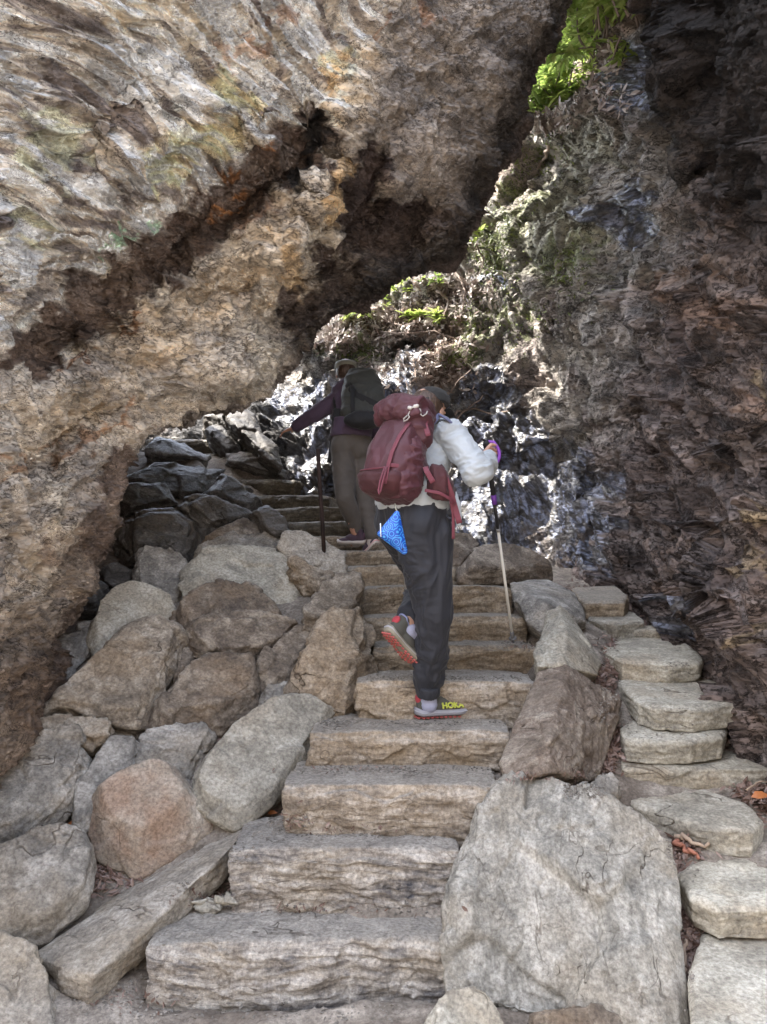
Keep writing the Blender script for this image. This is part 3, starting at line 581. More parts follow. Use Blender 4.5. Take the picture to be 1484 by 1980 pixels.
bl('upright wedge of grey rock left of the large flat topped slab', [(272,1072),(305,1072),(350,1085),(365,1105),(357,1158),(340,1180),(300,1168),(265,1155),(262,1110)], 'G', T=.3, crown=.06)
bl('smooth pale slab with a shiny damp top, beside the cave floor', [(220,1165),(260,1152),(300,1165),(342,1185),(320,1203),(250,1235),(200,1260),(185,1272),(175,1240),(183,1200)], 'F', T=.25, crown=.07, rough=.4, smooth=6, inset=.8, up=.2)
bl('small green grey rock in the shade above the big mottled tan boulder', [(115,1245),(175,1228),(178,1265),(150,1295),(100,1330),(82,1345),(100,1260)], 'G', T=.2, dd=.05)
bl('fist sized stone wedged beside the smooth pale damp slab', [(147,1212),(180,1205),(188,1215),(176,1229),(150,1226)], 'G', T=.08, crown=.03, rough=.5)
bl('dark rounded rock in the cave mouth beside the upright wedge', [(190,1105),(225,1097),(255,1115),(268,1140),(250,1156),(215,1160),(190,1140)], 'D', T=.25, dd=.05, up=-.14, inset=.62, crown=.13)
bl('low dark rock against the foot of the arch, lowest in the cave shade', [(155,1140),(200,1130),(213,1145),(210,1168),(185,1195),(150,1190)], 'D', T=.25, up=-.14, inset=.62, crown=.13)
bl('tan angular rock with a pointed right end beside the seventh step', [(590,1190),(620,1150),(650,1132),(700,1130),(704,1160),(685,1190),(630,1222),(610,1227),(585,1217)], 'T', T=.3, crown=.08, rough=1.2)
bl('tall brown boulder with a pale weathered cap left of the fifth and sixth steps', [(595,1260),(630,1215),(665,1200),(705,1210),(718,1240),(720,1290),(702,1325),(692,1352),(670,1378),(600,1362),(555,1337),(565,1305)], 'T', T=.35, crown=.13, inset=.65, up=.16, rough=1.1)
bl('reddish brown rock left of the tall capped boulder', [(505,1285),(540,1260),(580,1230),(615,1226),(592,1268),(555,1328),(515,1337),(500,1310)], 'B', T=.25, dd=.04, rough=1.5)
bl('small flat grey rock at the foot of the tall capped boulder', [(508,1340),(555,1333),(592,1358),(545,1368),(503,1374)], 'G', T=.2, dd=.03)
bl('thin dark stone standing between the big mottled tan boulder and its neighbour', [(350,1263),(378,1262),(376,1285),(347,1325),(333,1332),(343,1290)], 'B', T=.2, dd=.05)
bl('layered grey ledge behind the large flat topped slab', [(410,1058),(450,1047),(515,1050),(555,1065),(563,1092),(525,1090),(450,1085),(390,1088),(375,1075)], 'G', T=.3, crown=.05, rough=1.5, up=.25, dd=.05)
bl('pale layered slab that the rusty rod stands on', [(540,1058),(580,1050),(625,1070),(668,1097),(670,1120),(630,1124),(600,1117),(560,1090)], 'P', T=.3, crown=.05, up=.25, d=4.95)
bl('small ochre crumbly rock beneath the slab of the rusty rod', [(560,1090),(600,1112),(640,1124),(650,1140),(622,1150),(600,1137),(568,1112)], 'T', T=.2, rough=1.8, dd=-.02)
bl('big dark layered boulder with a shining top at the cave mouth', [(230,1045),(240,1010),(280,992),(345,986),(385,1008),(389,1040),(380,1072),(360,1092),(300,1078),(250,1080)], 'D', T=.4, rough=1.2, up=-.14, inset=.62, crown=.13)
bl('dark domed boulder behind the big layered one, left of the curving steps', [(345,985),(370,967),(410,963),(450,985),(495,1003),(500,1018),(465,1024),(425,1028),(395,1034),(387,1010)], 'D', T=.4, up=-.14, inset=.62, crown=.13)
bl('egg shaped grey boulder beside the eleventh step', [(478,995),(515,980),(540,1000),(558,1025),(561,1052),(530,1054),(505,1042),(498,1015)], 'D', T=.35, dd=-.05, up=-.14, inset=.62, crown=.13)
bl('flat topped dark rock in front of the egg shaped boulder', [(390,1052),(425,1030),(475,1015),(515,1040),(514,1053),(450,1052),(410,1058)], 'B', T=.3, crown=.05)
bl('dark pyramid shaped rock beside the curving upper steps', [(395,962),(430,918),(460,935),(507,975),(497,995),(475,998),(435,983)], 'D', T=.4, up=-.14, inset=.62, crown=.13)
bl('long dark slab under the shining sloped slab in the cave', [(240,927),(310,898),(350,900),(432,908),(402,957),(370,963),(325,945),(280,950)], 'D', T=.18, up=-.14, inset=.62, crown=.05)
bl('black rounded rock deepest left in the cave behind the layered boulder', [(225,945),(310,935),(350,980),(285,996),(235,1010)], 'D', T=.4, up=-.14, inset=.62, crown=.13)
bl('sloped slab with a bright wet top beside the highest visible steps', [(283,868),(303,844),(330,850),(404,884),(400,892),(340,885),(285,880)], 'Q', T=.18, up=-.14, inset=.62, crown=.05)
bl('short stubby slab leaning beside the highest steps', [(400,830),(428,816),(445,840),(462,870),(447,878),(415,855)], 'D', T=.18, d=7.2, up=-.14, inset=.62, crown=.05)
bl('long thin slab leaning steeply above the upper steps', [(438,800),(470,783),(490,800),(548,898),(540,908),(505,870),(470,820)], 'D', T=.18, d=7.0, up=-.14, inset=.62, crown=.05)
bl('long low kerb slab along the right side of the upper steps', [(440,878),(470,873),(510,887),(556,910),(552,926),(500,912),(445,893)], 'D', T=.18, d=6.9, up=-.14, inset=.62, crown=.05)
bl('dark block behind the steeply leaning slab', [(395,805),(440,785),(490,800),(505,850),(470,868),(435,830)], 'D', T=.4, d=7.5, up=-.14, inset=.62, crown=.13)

# --- the long beam and the pebbles beside it
def prism(name, label, cat, group, tops, bots, mat, voxel=.007, smooth=2, size=.4, rough=.6, foln=(0, 0, 1), strat=1.0):
    v, f = hull(np.vstack([tops, bots])); return finish_rock(name, label, cat, group, v, f, mat, voxel, smooth, foln, size, rough, foln, strat)
T_ = np.array([P(62,1848,2.78), P(108,1870,2.70), P(182,1886,2.62), P(300,1790,2.88), P(432,1655,3.08), P(500,1580,3.35), P(430,1618,3.34), P(235,1725,3.15)])
B_ = np.array([P(168,1958,2.66), P(285,1835,2.95), P(436,1702,3.12), P(495,1590,3.36), P(75,1862,2.86)+[0,.05,-.1], P(250,1740,3.3)+[0,0,-.15]])
prism('stone_beam', 'long pale wedge of stone like a beam, lying diagonally beside the lowest steps', 'stone', None, T_, B_, 'P', foln=(-.1,-.3,.95), rough=.45)

# --- slabs right of the steps
GR = 'big slabs edging the steps on the right'
SLAB = rockmat('slab_schist', (.16, .155, .14), (.33, .32, .29), (.48, .465, .43), stain=(.33, .29, .23), stain_amt=.5, layer=16, bump=.007); MATS['K'] = SLAB
boulder('huge pale grey standing slab with ridged layers, nearest on the right of the steps', [(867,1930),(857,1890),(872,1800),(867,1750),(887,1700),(897,1650),(927,1570),(957,1525),(992,1495),(1062,1490),(1102,1510),(1142,1535),(1212,1560),(1267,1595),(1305,1620),(1297,1650),(1280,1685),(1297,1730),(1312,1780),(1322,1850),(1335,2080),(1092,1980),(917,1938)],
  'K', T=.3, crown=.03, tilt=(-.12,-.72,.68), d=2.86, rough=.95, smooth=1, inset=.9, up=.02, group=GR, foln=(.8,-.45,.35), strat=1.2, ridge=[(1130,1620,.08),(1215,1850,.10),(960,1720,.07),(1060,1550,.05)])
MATS['U'] = rockmat('two_tone_schist', (.10, .075, .055), (.24, .195, .16), (.44, .40, .34), stain=(.34, .30, .25), stain_amt=.8, layer=14, bump=.008)
_R2 = np.array([P(965,1475,3.22),P(985,1425,3.35),P(1012,1370,3.5),P(1042,1300,3.72),P(1094,1284,3.72),P(1062,1432,3.2),P(1062,1495,3.1),P(975,1502,3.15),P(1205,1350,3.75),P(1200,1372,3.72),P(1168,1482,3.42),P(1150,1512,3.35),P(1080,1497,3.12),P(1120,1310,3.7)])
prism('boulder', 'two faced angular boulder with a dark brown right face, left of the flat path stones', 'boulder', GR, _R2, _R2 + [.05, .28, -.1], 'U', size=.45, rough=.6, foln=(-.5,-.3,.8), voxel=.0075)
_R3 = np.array([P(1082,1167,4.35),P(1102,1185,4.3),P(1132,1230,4.2),P(1164,1282,4.0),P(1158,1306,3.85),P(1112,1296,3.75),P(1092,1284,3.72),P(1040,1290,3.75),P(1034,1265,3.85),P(1052,1225,4.05),P(1062,1180,4.3),P(1095,1220,3.98)])
prism('boulder', 'greenish grey wedge shaped boulder between the two faced boulder and the ochre ended one', 'boulder', GR, _R3, _R3 + [.05, .28, -.15], 'F', size=.35, rough=.7, foln=(.5,-.5,.7), voxel=.008)
_R4 = np.array([P(987,1127,4.75),P(1022,1121,4.95),P(1062,1121,4.95),P(1112,1146,4.75),P(1132,1185,4.5),P(1134,1202,4.4),P(1092,1182,4.3),P(1067,1176,4.3),P(1047,1228,4.2),P(1027,1212,4.25),P(997,1165,4.5),P(1052,1165,4.32)])
prism('boulder', 'flat topped boulder with an ochre end face beside the eighth step', 'boulder', GR, _R4, _R4 + [.08, .3, -.12], 'G', size=.35, rough=.5, foln=(.1,-.3,.9), voxel=.009)
boulder('low domed dark boulder above the ochre ended one, right of the hiker', [(887,1095),(917,1075),(967,1070),(1022,1083),(1062,1108),(1072,1124),(992,1127),(892,1128)], 'B', T=.35, crown=.1, d=5.1, group=GR, rough=.6, smooth=4)
boulder('small brown boulder half hidden behind the hiker above the low dome', [(862,1050),(907,1046),(930,1070),(895,1097),(882,1122),(860,1120)], 'B', T=.3, crown=.08, d=5.5, group=GR, rough=.6)
boulder('small rounded rock at the bottom edge right of the lowest step', [(818,1985),(848,1942),(890,1928),(932,1943),(962,1985),(985,2060),(815,2060)], 'F', T=.2, crown=.08, d=2.42, group=GR, rough=.7)
boulder('dark low rock tucked under the huge pale standing slab', [(1040,1965),(1110,1955),(1200,1975),(1260,2040),(1040,2050)], 'B', T=.2, crown=.05, d=2.5, group=GR)
boulder('small pinkish grey rock between the huge standing slab and the path stones', [(1145,1510),(1180,1500),(1200,1520),(1196,1548),(1165,1552),(1140,1535)], 'G', T=.12, crown=.03, group=GR)

GP = 'flat stepping stones of the side path'
def flag(label, out, z, T=.095, mat='F', tilt=(-.03, -.10, .99), rough=.35, **k):
    o = np.array(out, float); c = o.mean(0); n = np.array(tilt, float); n /= np.linalg.norm(n)
    C = PZ(np.array(c[0]), np.array(c[1]), z); V = PP(o[:, 0], o[:, 1], C, n)
    K = C + (V - C) * .9 + n * .012; B = C + (V - C) * .97 - n * T
    v, f = hull(np.vstack([V, K, B])); size = float(np.linalg.norm(V.max(0) - V.min(0)) / 1.4)
    return finish_rock('stepping_stone', label, 'stepping stone', GP, v, f, mat, .0070, 1, n, min(.6, size), rough, n, 1.0)
flag('oval olive grey stepping stone with smooth rounded ends', [(1150,1240),(1167,1226),(1242,1222),(1332,1245),(1362,1272),(1347,1285),(1292,1288),(1202,1283),(1167,1262)], 1.05)
flag('widest grey stepping stone with a layered front, just below the oval one', [(1197,1298),(1242,1289),(1317,1291),(1387,1320),(1424,1365),(1342,1374),(1262,1370),(1232,1360),(1199,1325)], .91, T=.10)
flag('small oblong stepping stone with a bright front edge, between two wider ones', [(1197,1410),(1227,1392),(1372,1390),(1407,1408),(1397,1428),(1337,1438),(1242,1438),(1207,1432)], .76)
flag('long straight stepping stone with a dark undercut front', [(1182,1464),(1225,1454),(1407,1453),(1452,1475),(1510,1492),(1400,1484),(1330,1488),(1240,1492),(1205,1490)], .64, T=.12)
flag('stepping stone with a curved right side and an orange front edge', [(1202,1522),(1362,1526),(1442,1555),(1474,1590),(1457,1612),(1387,1608),(1307,1585),(1247,1565),(1197,1548)], .52, T=.10)
flag('rounded stepping stone at the right edge, above the nearest one', [(1305,1692),(1392,1662),(1412,1632),(1560,1630),(1600,1765),(1387,1765),(1337,1740)], .37, T=.10)
flag('nearest stepping stone, pale blue grey, in the bottom right corner', [(1357,1805),(1392,1783),(1580,1780),(1640,2100),(1335,2080),(1332,1900)], .2, T=.11, rough=.2)
flag('grey stepping stone just above the thin sliver, left of two sticks', [(1132,1180),(1157,1173),(1207,1172),(1247,1203),(1192,1210),(1137,1199)], 1.2)
flag('farthest stepping stone, brown, below the wet foot of the rock wall', [(1100,1138),(1190,1134),(1217,1152),(1207,1168),(1132,1168)], 1.31, mat='W')
flag('thin sliver of stepping stone above the oval one', [(1152,1216),(1180,1212),(1270,1212),(1283,1222),(1240,1220),(1170,1222)], 1.13)

# ------------------------------------------------------------------ the steps
GS = 'stone steps climbing under the arch'
STEPS = [  # left edge px,py,d ; right edge px,py,d ; riser ; tread ; material ; label
 (285,1812,2.72, 866,1832,2.76,.235,.36,'Z','lowest stone step, widest, its pale face split in wavy layers'),
 (446,1634,2.98, 890,1648,2.98,.27,.32,'Z','second stone step, its face banded black and white'),
 (547,1524,3.14, 968,1510,3.12,.19,.33,'S','third stone step with a plain peach coloured face'),
 (598,1424,3.46, 990,1402,3.46,.17,.34,'S','fourth stone step with a splintered face, under the planted shoe'),
 (690,1326,3.74, 1042,1306,3.76,.18,.36,'S','fifth stone step with a tan block face behind the planted shoe'),
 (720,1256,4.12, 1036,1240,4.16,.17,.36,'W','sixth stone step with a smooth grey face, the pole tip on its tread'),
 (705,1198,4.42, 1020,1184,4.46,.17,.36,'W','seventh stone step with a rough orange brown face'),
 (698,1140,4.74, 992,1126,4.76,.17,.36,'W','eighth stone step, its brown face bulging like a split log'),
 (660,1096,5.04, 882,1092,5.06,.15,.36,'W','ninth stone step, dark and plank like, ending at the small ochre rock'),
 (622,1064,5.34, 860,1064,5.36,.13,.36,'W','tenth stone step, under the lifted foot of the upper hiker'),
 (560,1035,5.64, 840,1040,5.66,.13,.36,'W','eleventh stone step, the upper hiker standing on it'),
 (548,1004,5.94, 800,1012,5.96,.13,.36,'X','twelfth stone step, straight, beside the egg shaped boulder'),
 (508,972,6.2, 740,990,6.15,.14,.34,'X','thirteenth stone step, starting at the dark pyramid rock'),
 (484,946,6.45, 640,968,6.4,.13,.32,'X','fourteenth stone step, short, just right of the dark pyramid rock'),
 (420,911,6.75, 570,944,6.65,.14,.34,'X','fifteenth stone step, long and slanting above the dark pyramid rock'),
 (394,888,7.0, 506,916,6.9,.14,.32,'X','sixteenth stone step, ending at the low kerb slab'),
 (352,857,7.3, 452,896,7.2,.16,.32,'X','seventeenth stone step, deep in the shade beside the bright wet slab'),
 (318,830,7.6, 440,868,7.5,.15,.4,'X','highest stone step in view, against the underside of the arch')]
for i_, (ax, ay, ad, bx_, by_, bd_, rs, tr, mt, lab) in enumerate(STEPS):
    a = P(ax, ay, ad); b_ = P(bx_, by_, bd_); b_[2] = a[2] = (a[2] + b_[2]) / 2 if i_ < 13 else (a[2] + b_[2]) / 2
    e = (b_ - a); L_ = np.linalg.norm(e); e /= L_; bk = np.array([-e[1], e[0], 0.]) * (tr + .08); fwd = -bk / np.linalg.norm(bk)
    nseg = 7; rr = np.random.RandomState(i_ + 3); pts = []
    for q in range(nseg + 1):
        p_ = a + e * L_ * q / nseg; j = rr.uniform(-.012, .012)
        endz = -.012 if q in (0, nseg) else 0
        pts += [p_ + fwd * (j - .015) + [0, 0, endz + rr.uniform(-.004, .004)], p_ + fwd * (j + .012) + [0, 0, -.045], p_ + fwd * (rr.uniform(-.02, .012)) + [0, 0, -rs * .8], p_ + [0, 0, -rs - .05],
                p_ + bk + [0, 0, endz * .5 + .012 - .02], p_ + bk + [0, 0, -rs - .05]]
    v, f = hull(np.array(pts))
    finish_rock('stone_step', lab, 'step', GS, v, f, mt, max(.0065, ad * .0019), 2, (0, 0, 1), .34, .62 if i_ < 12 else .8, (.03, -.08, 1), 1.9 if i_ in (0, 1, 3) else .9)
# ------------------------------------------------------------------ plants, roots, sticks, dead leaves
def leafmat(name, c1, c2, trans=.35):
    m, t, b = newmat(name); oi = N(t, 'ShaderNodeNewGeometry')
    c = ramp(t, oi.outputs['Random Per Island'], [(0, c1), (1, c2)]); t.links.new(c, b.inputs['Base Color']); b.inputs['Roughness'].default_value = .45
    tr = N(t, 'ShaderNodeBsdfTranslucent'); t.links.new(c, tr.inputs[0]); mx = N(t, 'ShaderNodeMixShader'); mx.inputs[0].default_value = trans
    t.links.new(b.outputs[0], mx.inputs[1]); t.links.new(tr.outputs[0], mx.inputs[2]); t.links.new(mx.outputs[0], t.nodes['Material Output'].inputs[0])
    return m
LEAF = leafmat('rhododendron_leaf', (.10, .17, .04), (.34, .45, .12), .45); LEAF2 = leafmat('young_leaf', (.20, .30, .05), (.50, .56, .18), .5)
DEAD = leafmat('dead_leaf', (.10, .055, .04), (.27, .19, .155), .05); ORANGE = leafmat('orange_dead_leaf', (.35, .10, .03), (.5, .2, .07), .1)
MOSS = leafmat('moss_tuft', (.07, .10, .02), (.17, .20, .05), .1)
BARK = plain('grey_bark', (.22, .17, .14), .9, bump=.002, bscale=120, var=.4); STEM = plain('green_stem', (.12, .16, .05), .7)
def leaf(v, f, base, d, up, L_, W_, bend=.25, rnd=None):
    """one pointed leaf, folded along its midrib and bent along its length"""
    d = d / np.linalg.norm(d); s = np.cross(d, up); s /= np.linalg.norm(s) + 1e-9; n = np.cross(s, d)
    i = len(v)
    for t_, w_ in ((0, .08), (.35, .9), (.7, .8), (1, .03)):
        p_ = base + d * L_ * t_ - n * bend * L_ * t_ * t_
        v += [p_ - s * W_ * w_ * .5 + n * W_ * .12 * w_, p_, p_ + s * W_ * w_ * .5 + n * W_ * .12 * w_]
    for k in range(3):
        a = i + 3 * k; f += [(a, a + 1, a + 4, a + 3), (a + 1, a + 2, a + 5, a + 4)]
def tube(v, f, path, r, sides=6):
    path = np.asarray(path, float); n = len(path); r = np.broadcast_to(r, (n,)); i0 = len(v)
    tg = np.gradient(path, axis=0); tg /= np.linalg.norm(tg, axis=1)[:, None] + 1e-9
    a = np.cross(tg[0], [.3, .2, 1]); a /= np.linalg.norm(a)
    for k in range(n):
        a = a - tg[k] * (a @ tg[k]); a /= np.linalg.norm(a); b = np.cross(tg[k], a)
        for j in range(sides):
            q = 2 * math.pi * j / sides; v.append(path[k] + (a * math.cos(q) + b * math.sin(q)) * r[k])
    for k in range(n - 1):
        for j in range(sides): f.append((i0 + k * sides + j, i0 + k * sides + (j + 1) % sides, i0 + (k + 1) * sides + (j + 1) % sides, i0 + (k + 1) * sides + j))
    f.append(tuple(i0 + j for j in range(sides))[::-1]); f.append(tuple(i0 + (n - 1) * sides + j for j in range(sides)))
def empty(name, loc, label=None, cat=None, group=None):
    o = link(bpy.data.objects.new(name, None)); o.location = Vector(loc); o.empty_display_size = .1; o['_o'] = tuple(float(q) for q in loc); return tag(o, label, cat, group)
def part(name, v, f, mat, parent, smooth=True, label=None, **k):
    o = mesh_np(name, np.array(v), f, mat, smooth, origin=np.array(parent.get('_o')), parent=parent, **k); o.location = (0, 0, 0)
    if label: o['label'] = label
    return o
def sub(name, v, f, mat, parent, root, smooth=True):
    o = mesh_np(name, np.array(v), f, mat, smooth, origin=np.array(root.get('_o'))); o.parent = parent; o.location = (0, 0, 0); return o
def bush(name, label, base, size, nst, nl, seed, lm, L_=.12, W_=.035, lean=(-.2, -.5, .8), group=None):
    rr = np.random.RandomState(seed); root = empty(name, base, label, 'shrub', group); sv, sf, lv, lf = [], [], [], []
    base = np.array(base, float)
    for s in range(nst):
        d = np.array(lean) + rr.normal(0, .55, 3); d /= np.linalg.norm(d); ln = size * rr.uniform(.5, 1); n = 6
        path = [base + rr.normal(0, size * .12, 3) * [1, 1, .3]]
        for k in range(n): d = d + rr.normal(0, .14, 3); d /= np.linalg.norm(d); path.append(path[-1] + d * ln / n)
        path = np.array(path); tube(sv, sf, path, np.linspace(.010, .003, n + 1) * (size / .6) ** .5, 5)
        for w_ in range(nl):                                    # whorls of leaves near the twig ends
            t_ = rr.uniform(.25, 1) if w_ else 1.0; q = t_ * n; k = min(n - 1, int(q)); c = path[k] + (path[k + 1] - path[k]) * (q - k)
            c = c + rr.normal(0, size * .05, 3)
            for l_ in range(rr.randint(5, 8)):
                a = rr.uniform(0, 6.28); e = rr.uniform(-.5, .7); dd = np.array([math.cos(a) * math.cos(e), math.sin(a) * math.cos(e), math.sin(e)])
                leaf(lv, lf, c, dd + d * .3, np.array([0, 0, 1.]), L_ * rr.uniform(.4, 1.3), W_ * rr.uniform(.8, 1.2), rr.uniform(.05, .4))
    part('stem', sv, sf, BARK, root); part('foliage', lv, lf, lm, root, smooth=False); return root
_dg = bpy.context.evaluated_depsgraph_get()
from mathutils.bvhtree import BVHTree
WALLT = BVHTree.FromObject(bpy.data.objects['rock_wall'], _dg); GRT = BVHTree.FromObject(bpy.data.objects['ground'], _dg)
def hit(T, px, py):
    r = rays(np.array(px), np.array(py)); r = r / np.linalg.norm(r); h = T.ray_cast(Vector(CAM), Vector(r)); return (np.array(h[0]), np.array(h[1])) if h[0] is not None else (None, None)
def ongnd(px, py):
    h, n = hit(GRT, px, py); return h
GB = 'bright green shrubs in the gap above the wall'
for k, (px, py, sz, nst, nl, lab, L_, lm) in enumerate([
    (1218, 5, .6, 12, 8, 'rounded light green shrub at the very corner where the gap meets the dark wall', .11, LEAF2),
    (1140, 5, 1.0, 16, 9, 'tall arching shrub cut off by the top of the gap', .15, LEAF),
    (1125, 45, .95, 16, 9, 'dense bright shrub with long drooping leaves at the very top of the gap', .17, LEAF2),
    (1180, 45, .7, 14, 9, 'bright shrub beside the rock wall at the top right of the gap', .13, LEAF2),
    (1085, 120, .8, 15, 9, 'leafy green shrub in the upper middle of the gap', .14, LEAF),
    (1150, 95, .6, 11, 8, 'small shrub with light leaves on the bare bank edge', .11, LEAF2),
    (1060, 175, .6, 12, 8, 'darker green shrub in the lower middle of the gap', .12, LEAF),
    (1030, 200, .5, 11, 8, 'yellow green shrub lowest in the gap against the arch edge', .10, LEAF2),
    (1100, 160, .4, 9, 7, 'low shrub spilling over the bank edge under the lower gap', .09, LEAF2)]):
    h, n = hit(WALLT, px, py + 22)
    if h is not None: bush('shrub', lab, h - np.array([0, .0, .05]), sz, nst, nl, 40 + k, lm, L_, L_ * .3, group=GB)
GS2 = 'sprigs of evergreen leaves on the sunlit ledge'
for k, (px, py, sz, lab, lm) in enumerate([
    (672, 612, .22, 'leftmost leafy sprig on the ledge under the arch', LEAF2), (712, 608, .26, 'broad leaved sprig second from the left on the ledge', LEAF2),
    (748, 580, .28, 'sprig with glowing leaves on the ledge where the arch dips', LEAF2), (785, 562, .24, 'small sprig right of the glowing one on the ledge', LEAF2),
    (838, 545, .32, 'sprig with dark drooping leaves among bare roots', LEAF), (905, 478, .26, 'single bright sprig beside the arch edge above the ledge', LEAF2),
    (805, 612, .14, 'tiny round leaved sprig lower on the ledge left of its twin', LEAF2), (845, 612, .15, 'tiny yellow green sprig lower on the ledge right of its twin', LEAF2), (1005, 262, .2, 'little sprig hanging at the narrowest place of the gap', LEAF2)]):
    h, n = hit(WALLT, px, py + 8)
    if h is not None: bush('leafy_sprig', lab, h, sz, 4, 3, 70 + k, lm, .10, .032, group=GS2)
# roots and twigs trailing over the ledge and the wall
def stick(name, label, pts, r, mat, cat, group, seed=0):
    rr = np.random.RandomState(seed); pts = np.array(pts, float); c = pts.mean(0)
    tt = np.linspace(0, len(pts) - 1, len(pts) * 4); path = np.stack([np.interp(tt, range(len(pts)), pts[:, k]) for k in range(3)], -1) + rr.normal(0, r * .5, (len(tt), 3))
    v, f = [], []; tube(v, f, path, np.linspace(r, r * .55, len(tt)), 7); o = mesh_np(name, v, f, mat, origin=c); return tag(o, label, cat, group)
def onwall(L_, off=.03):
    out = []
    for x, y in L_:
        h, n = hit(WALLT, x, y)
        if h is not None: out.append(h - rays(np.array(x), np.array(y)) * off)
    return out
GRT_ = 'bare roots hanging over the ledge'
for k, (L_, r, lab) in enumerate([([(1045,240),(1058,262),(1062,285),(1050,312),(1040,325)], .02, 'curving grey root below the narrowest place of the gap'),
    ([(745,590),(770,600),(765,625),(800,640)], .012, 'thin root on the ledge behind the glowing sprig'), ([(845,560),(870,585),(860,610),(835,625)], .016, 'looping root under the drooping sprig'),
    ([(880,520),(900,560),(895,600)], .012, 'root dropping from the ledge right of the drooping sprig'), ([(920,470),(935,500),(930,530)], .010, 'fine root beside the arch edge'),
    ([(720,640),(780,645),(840,640),(880,655)], .010, 'long level root across the littered slope'), ([(790,665),(800,700),(805,740)], .012, 'straight twig hanging over the dark hollow'),
    ([(870,760),(885,740),(910,715)], .010, 'upright twig right of the hiker in the cap'), ([(880,800),(915,790),(950,800),(985,795)], .014, 'dark branch lying across the wet wall behind the white sleeve'),
    ([(880,815),(905,790),(935,765)], .011, 'slanting branch on the wet wall above the white sleeve')]):
    pp = onwall(L_, .05)
    if len(pp) > 2: stick('root', lab, pp, r, BARK, 'root', GRT_, k)
# dead leaves, bark scraps and pebbles: uncountable
def litter(name, label, T, spots, n, L_, mat, seed, stand=.5):
    rr = np.random.RandomState(seed); v, f = [], []
    for _ in range(n):
        s = spots[rr.randint(len(spots))]; x = s[0] + rr.normal() * s[2] * .55; y = s[1] + rr.normal() * s[3] * .55
        h, nrm = hit(T, x, y)
        if h is None or h[1] < 1: continue
        nrm = nrm if nrm @ (CAM - h) > 0 else -nrm
        d = np.cross(nrm, rr.normal(size=3)); d /= np.linalg.norm(d); up = nrm + rr.normal(0, stand, 3)
        q = L_ * rr.uniform(.5, 1.5); leaf(v, f, h + nrm * rr.uniform(.002, .02), d + nrm * rr.uniform(-.1, .3), up, q, q * rr.uniform(.12, .55), rr.uniform(-.5, .6))
    o = mesh_np(name, np.array(v), f, mat, False); return tag(o, label, 'dead leaves' if 'leaf' in name else 'moss', kind='stuff')
GSP = [(1440,1440,50,40),(1470,1400,30,30),(1400,1350,50,30),(1330,1300,40,25),(1260,1210,40,20),(1200,1180,25,15),(1180,1300,25,40),(1170,1340,20,40),(1185,1430,20,30),(1170,1480,20,30),(1450,1530,40,25),(1480,1560,30,40),
 (1330,1640,30,25),(1310,1700,12,40),(1330,1780,15,50),(1340,1850,14,70),(1320,1930,14,50),(1130,1140,60,10),(1220,1145,40,15),(1290,1235,40,12),(1390,1500,60,8),(1500,1470,30,60),(1180,1260,14,30),(1150,1320,20,30)]
litter('leaf_litter', 'brown dead leaves and bark scraps gathered between the stepping stones and the wall', GRT, GSP, 4200, .032, DEAD, 5)
litter('leaf_litter', 'dead leaves caught between the boulders of the left bank', GRT, [(200,1700,30,40),(190,1690,30,30),(330,1590,60,20),(400,1590,20,20),(130,1560,30,10),(100,1430,70,25),(30,1430,40,30),(240,1500,16,20),(420,1440,14,30),(520,1560,30,30),(560,1480,30,20),(120,1230,40,50),(660,1400,30,15),
 (620,1370,30,15),(90,1380,30,60),(400,1720,60,20),(230,1700,60,20),(130,1860,30,40)], 1100, .03, DEAD, 6)
litter('leaf_litter', 'pale dead leaves and needles strewn over the sunlit ledge and the slope under it', WALLT, [(820,590,110,50),(700,630,80,30),(860,670,60,70),(760,650,110,50),(1120,190,80,26),(1060,235,50,20),(1180,110,24,30),(900,560,60,40),(640,660,40,20),(800,720,110,40)], 4200, .06, leafmat('pale_dead_leaf', (.17, .12, .10), (.42, .37, .33), .1), 7, .8)
litter('moss', 'green moss growing in clumps on the upper part of the rock wall', WALLT, [(960,440,45,70),(1000,380,50,60),(960,520,50,50),(940,480,30,60),(1000,620,70,50),(1050,300,50,40),(910,620,40,40),(690,680,50,20),(880,690,30,20),(1090,520,60,50)], 3600, .028, MOSS, 8, 1.0)
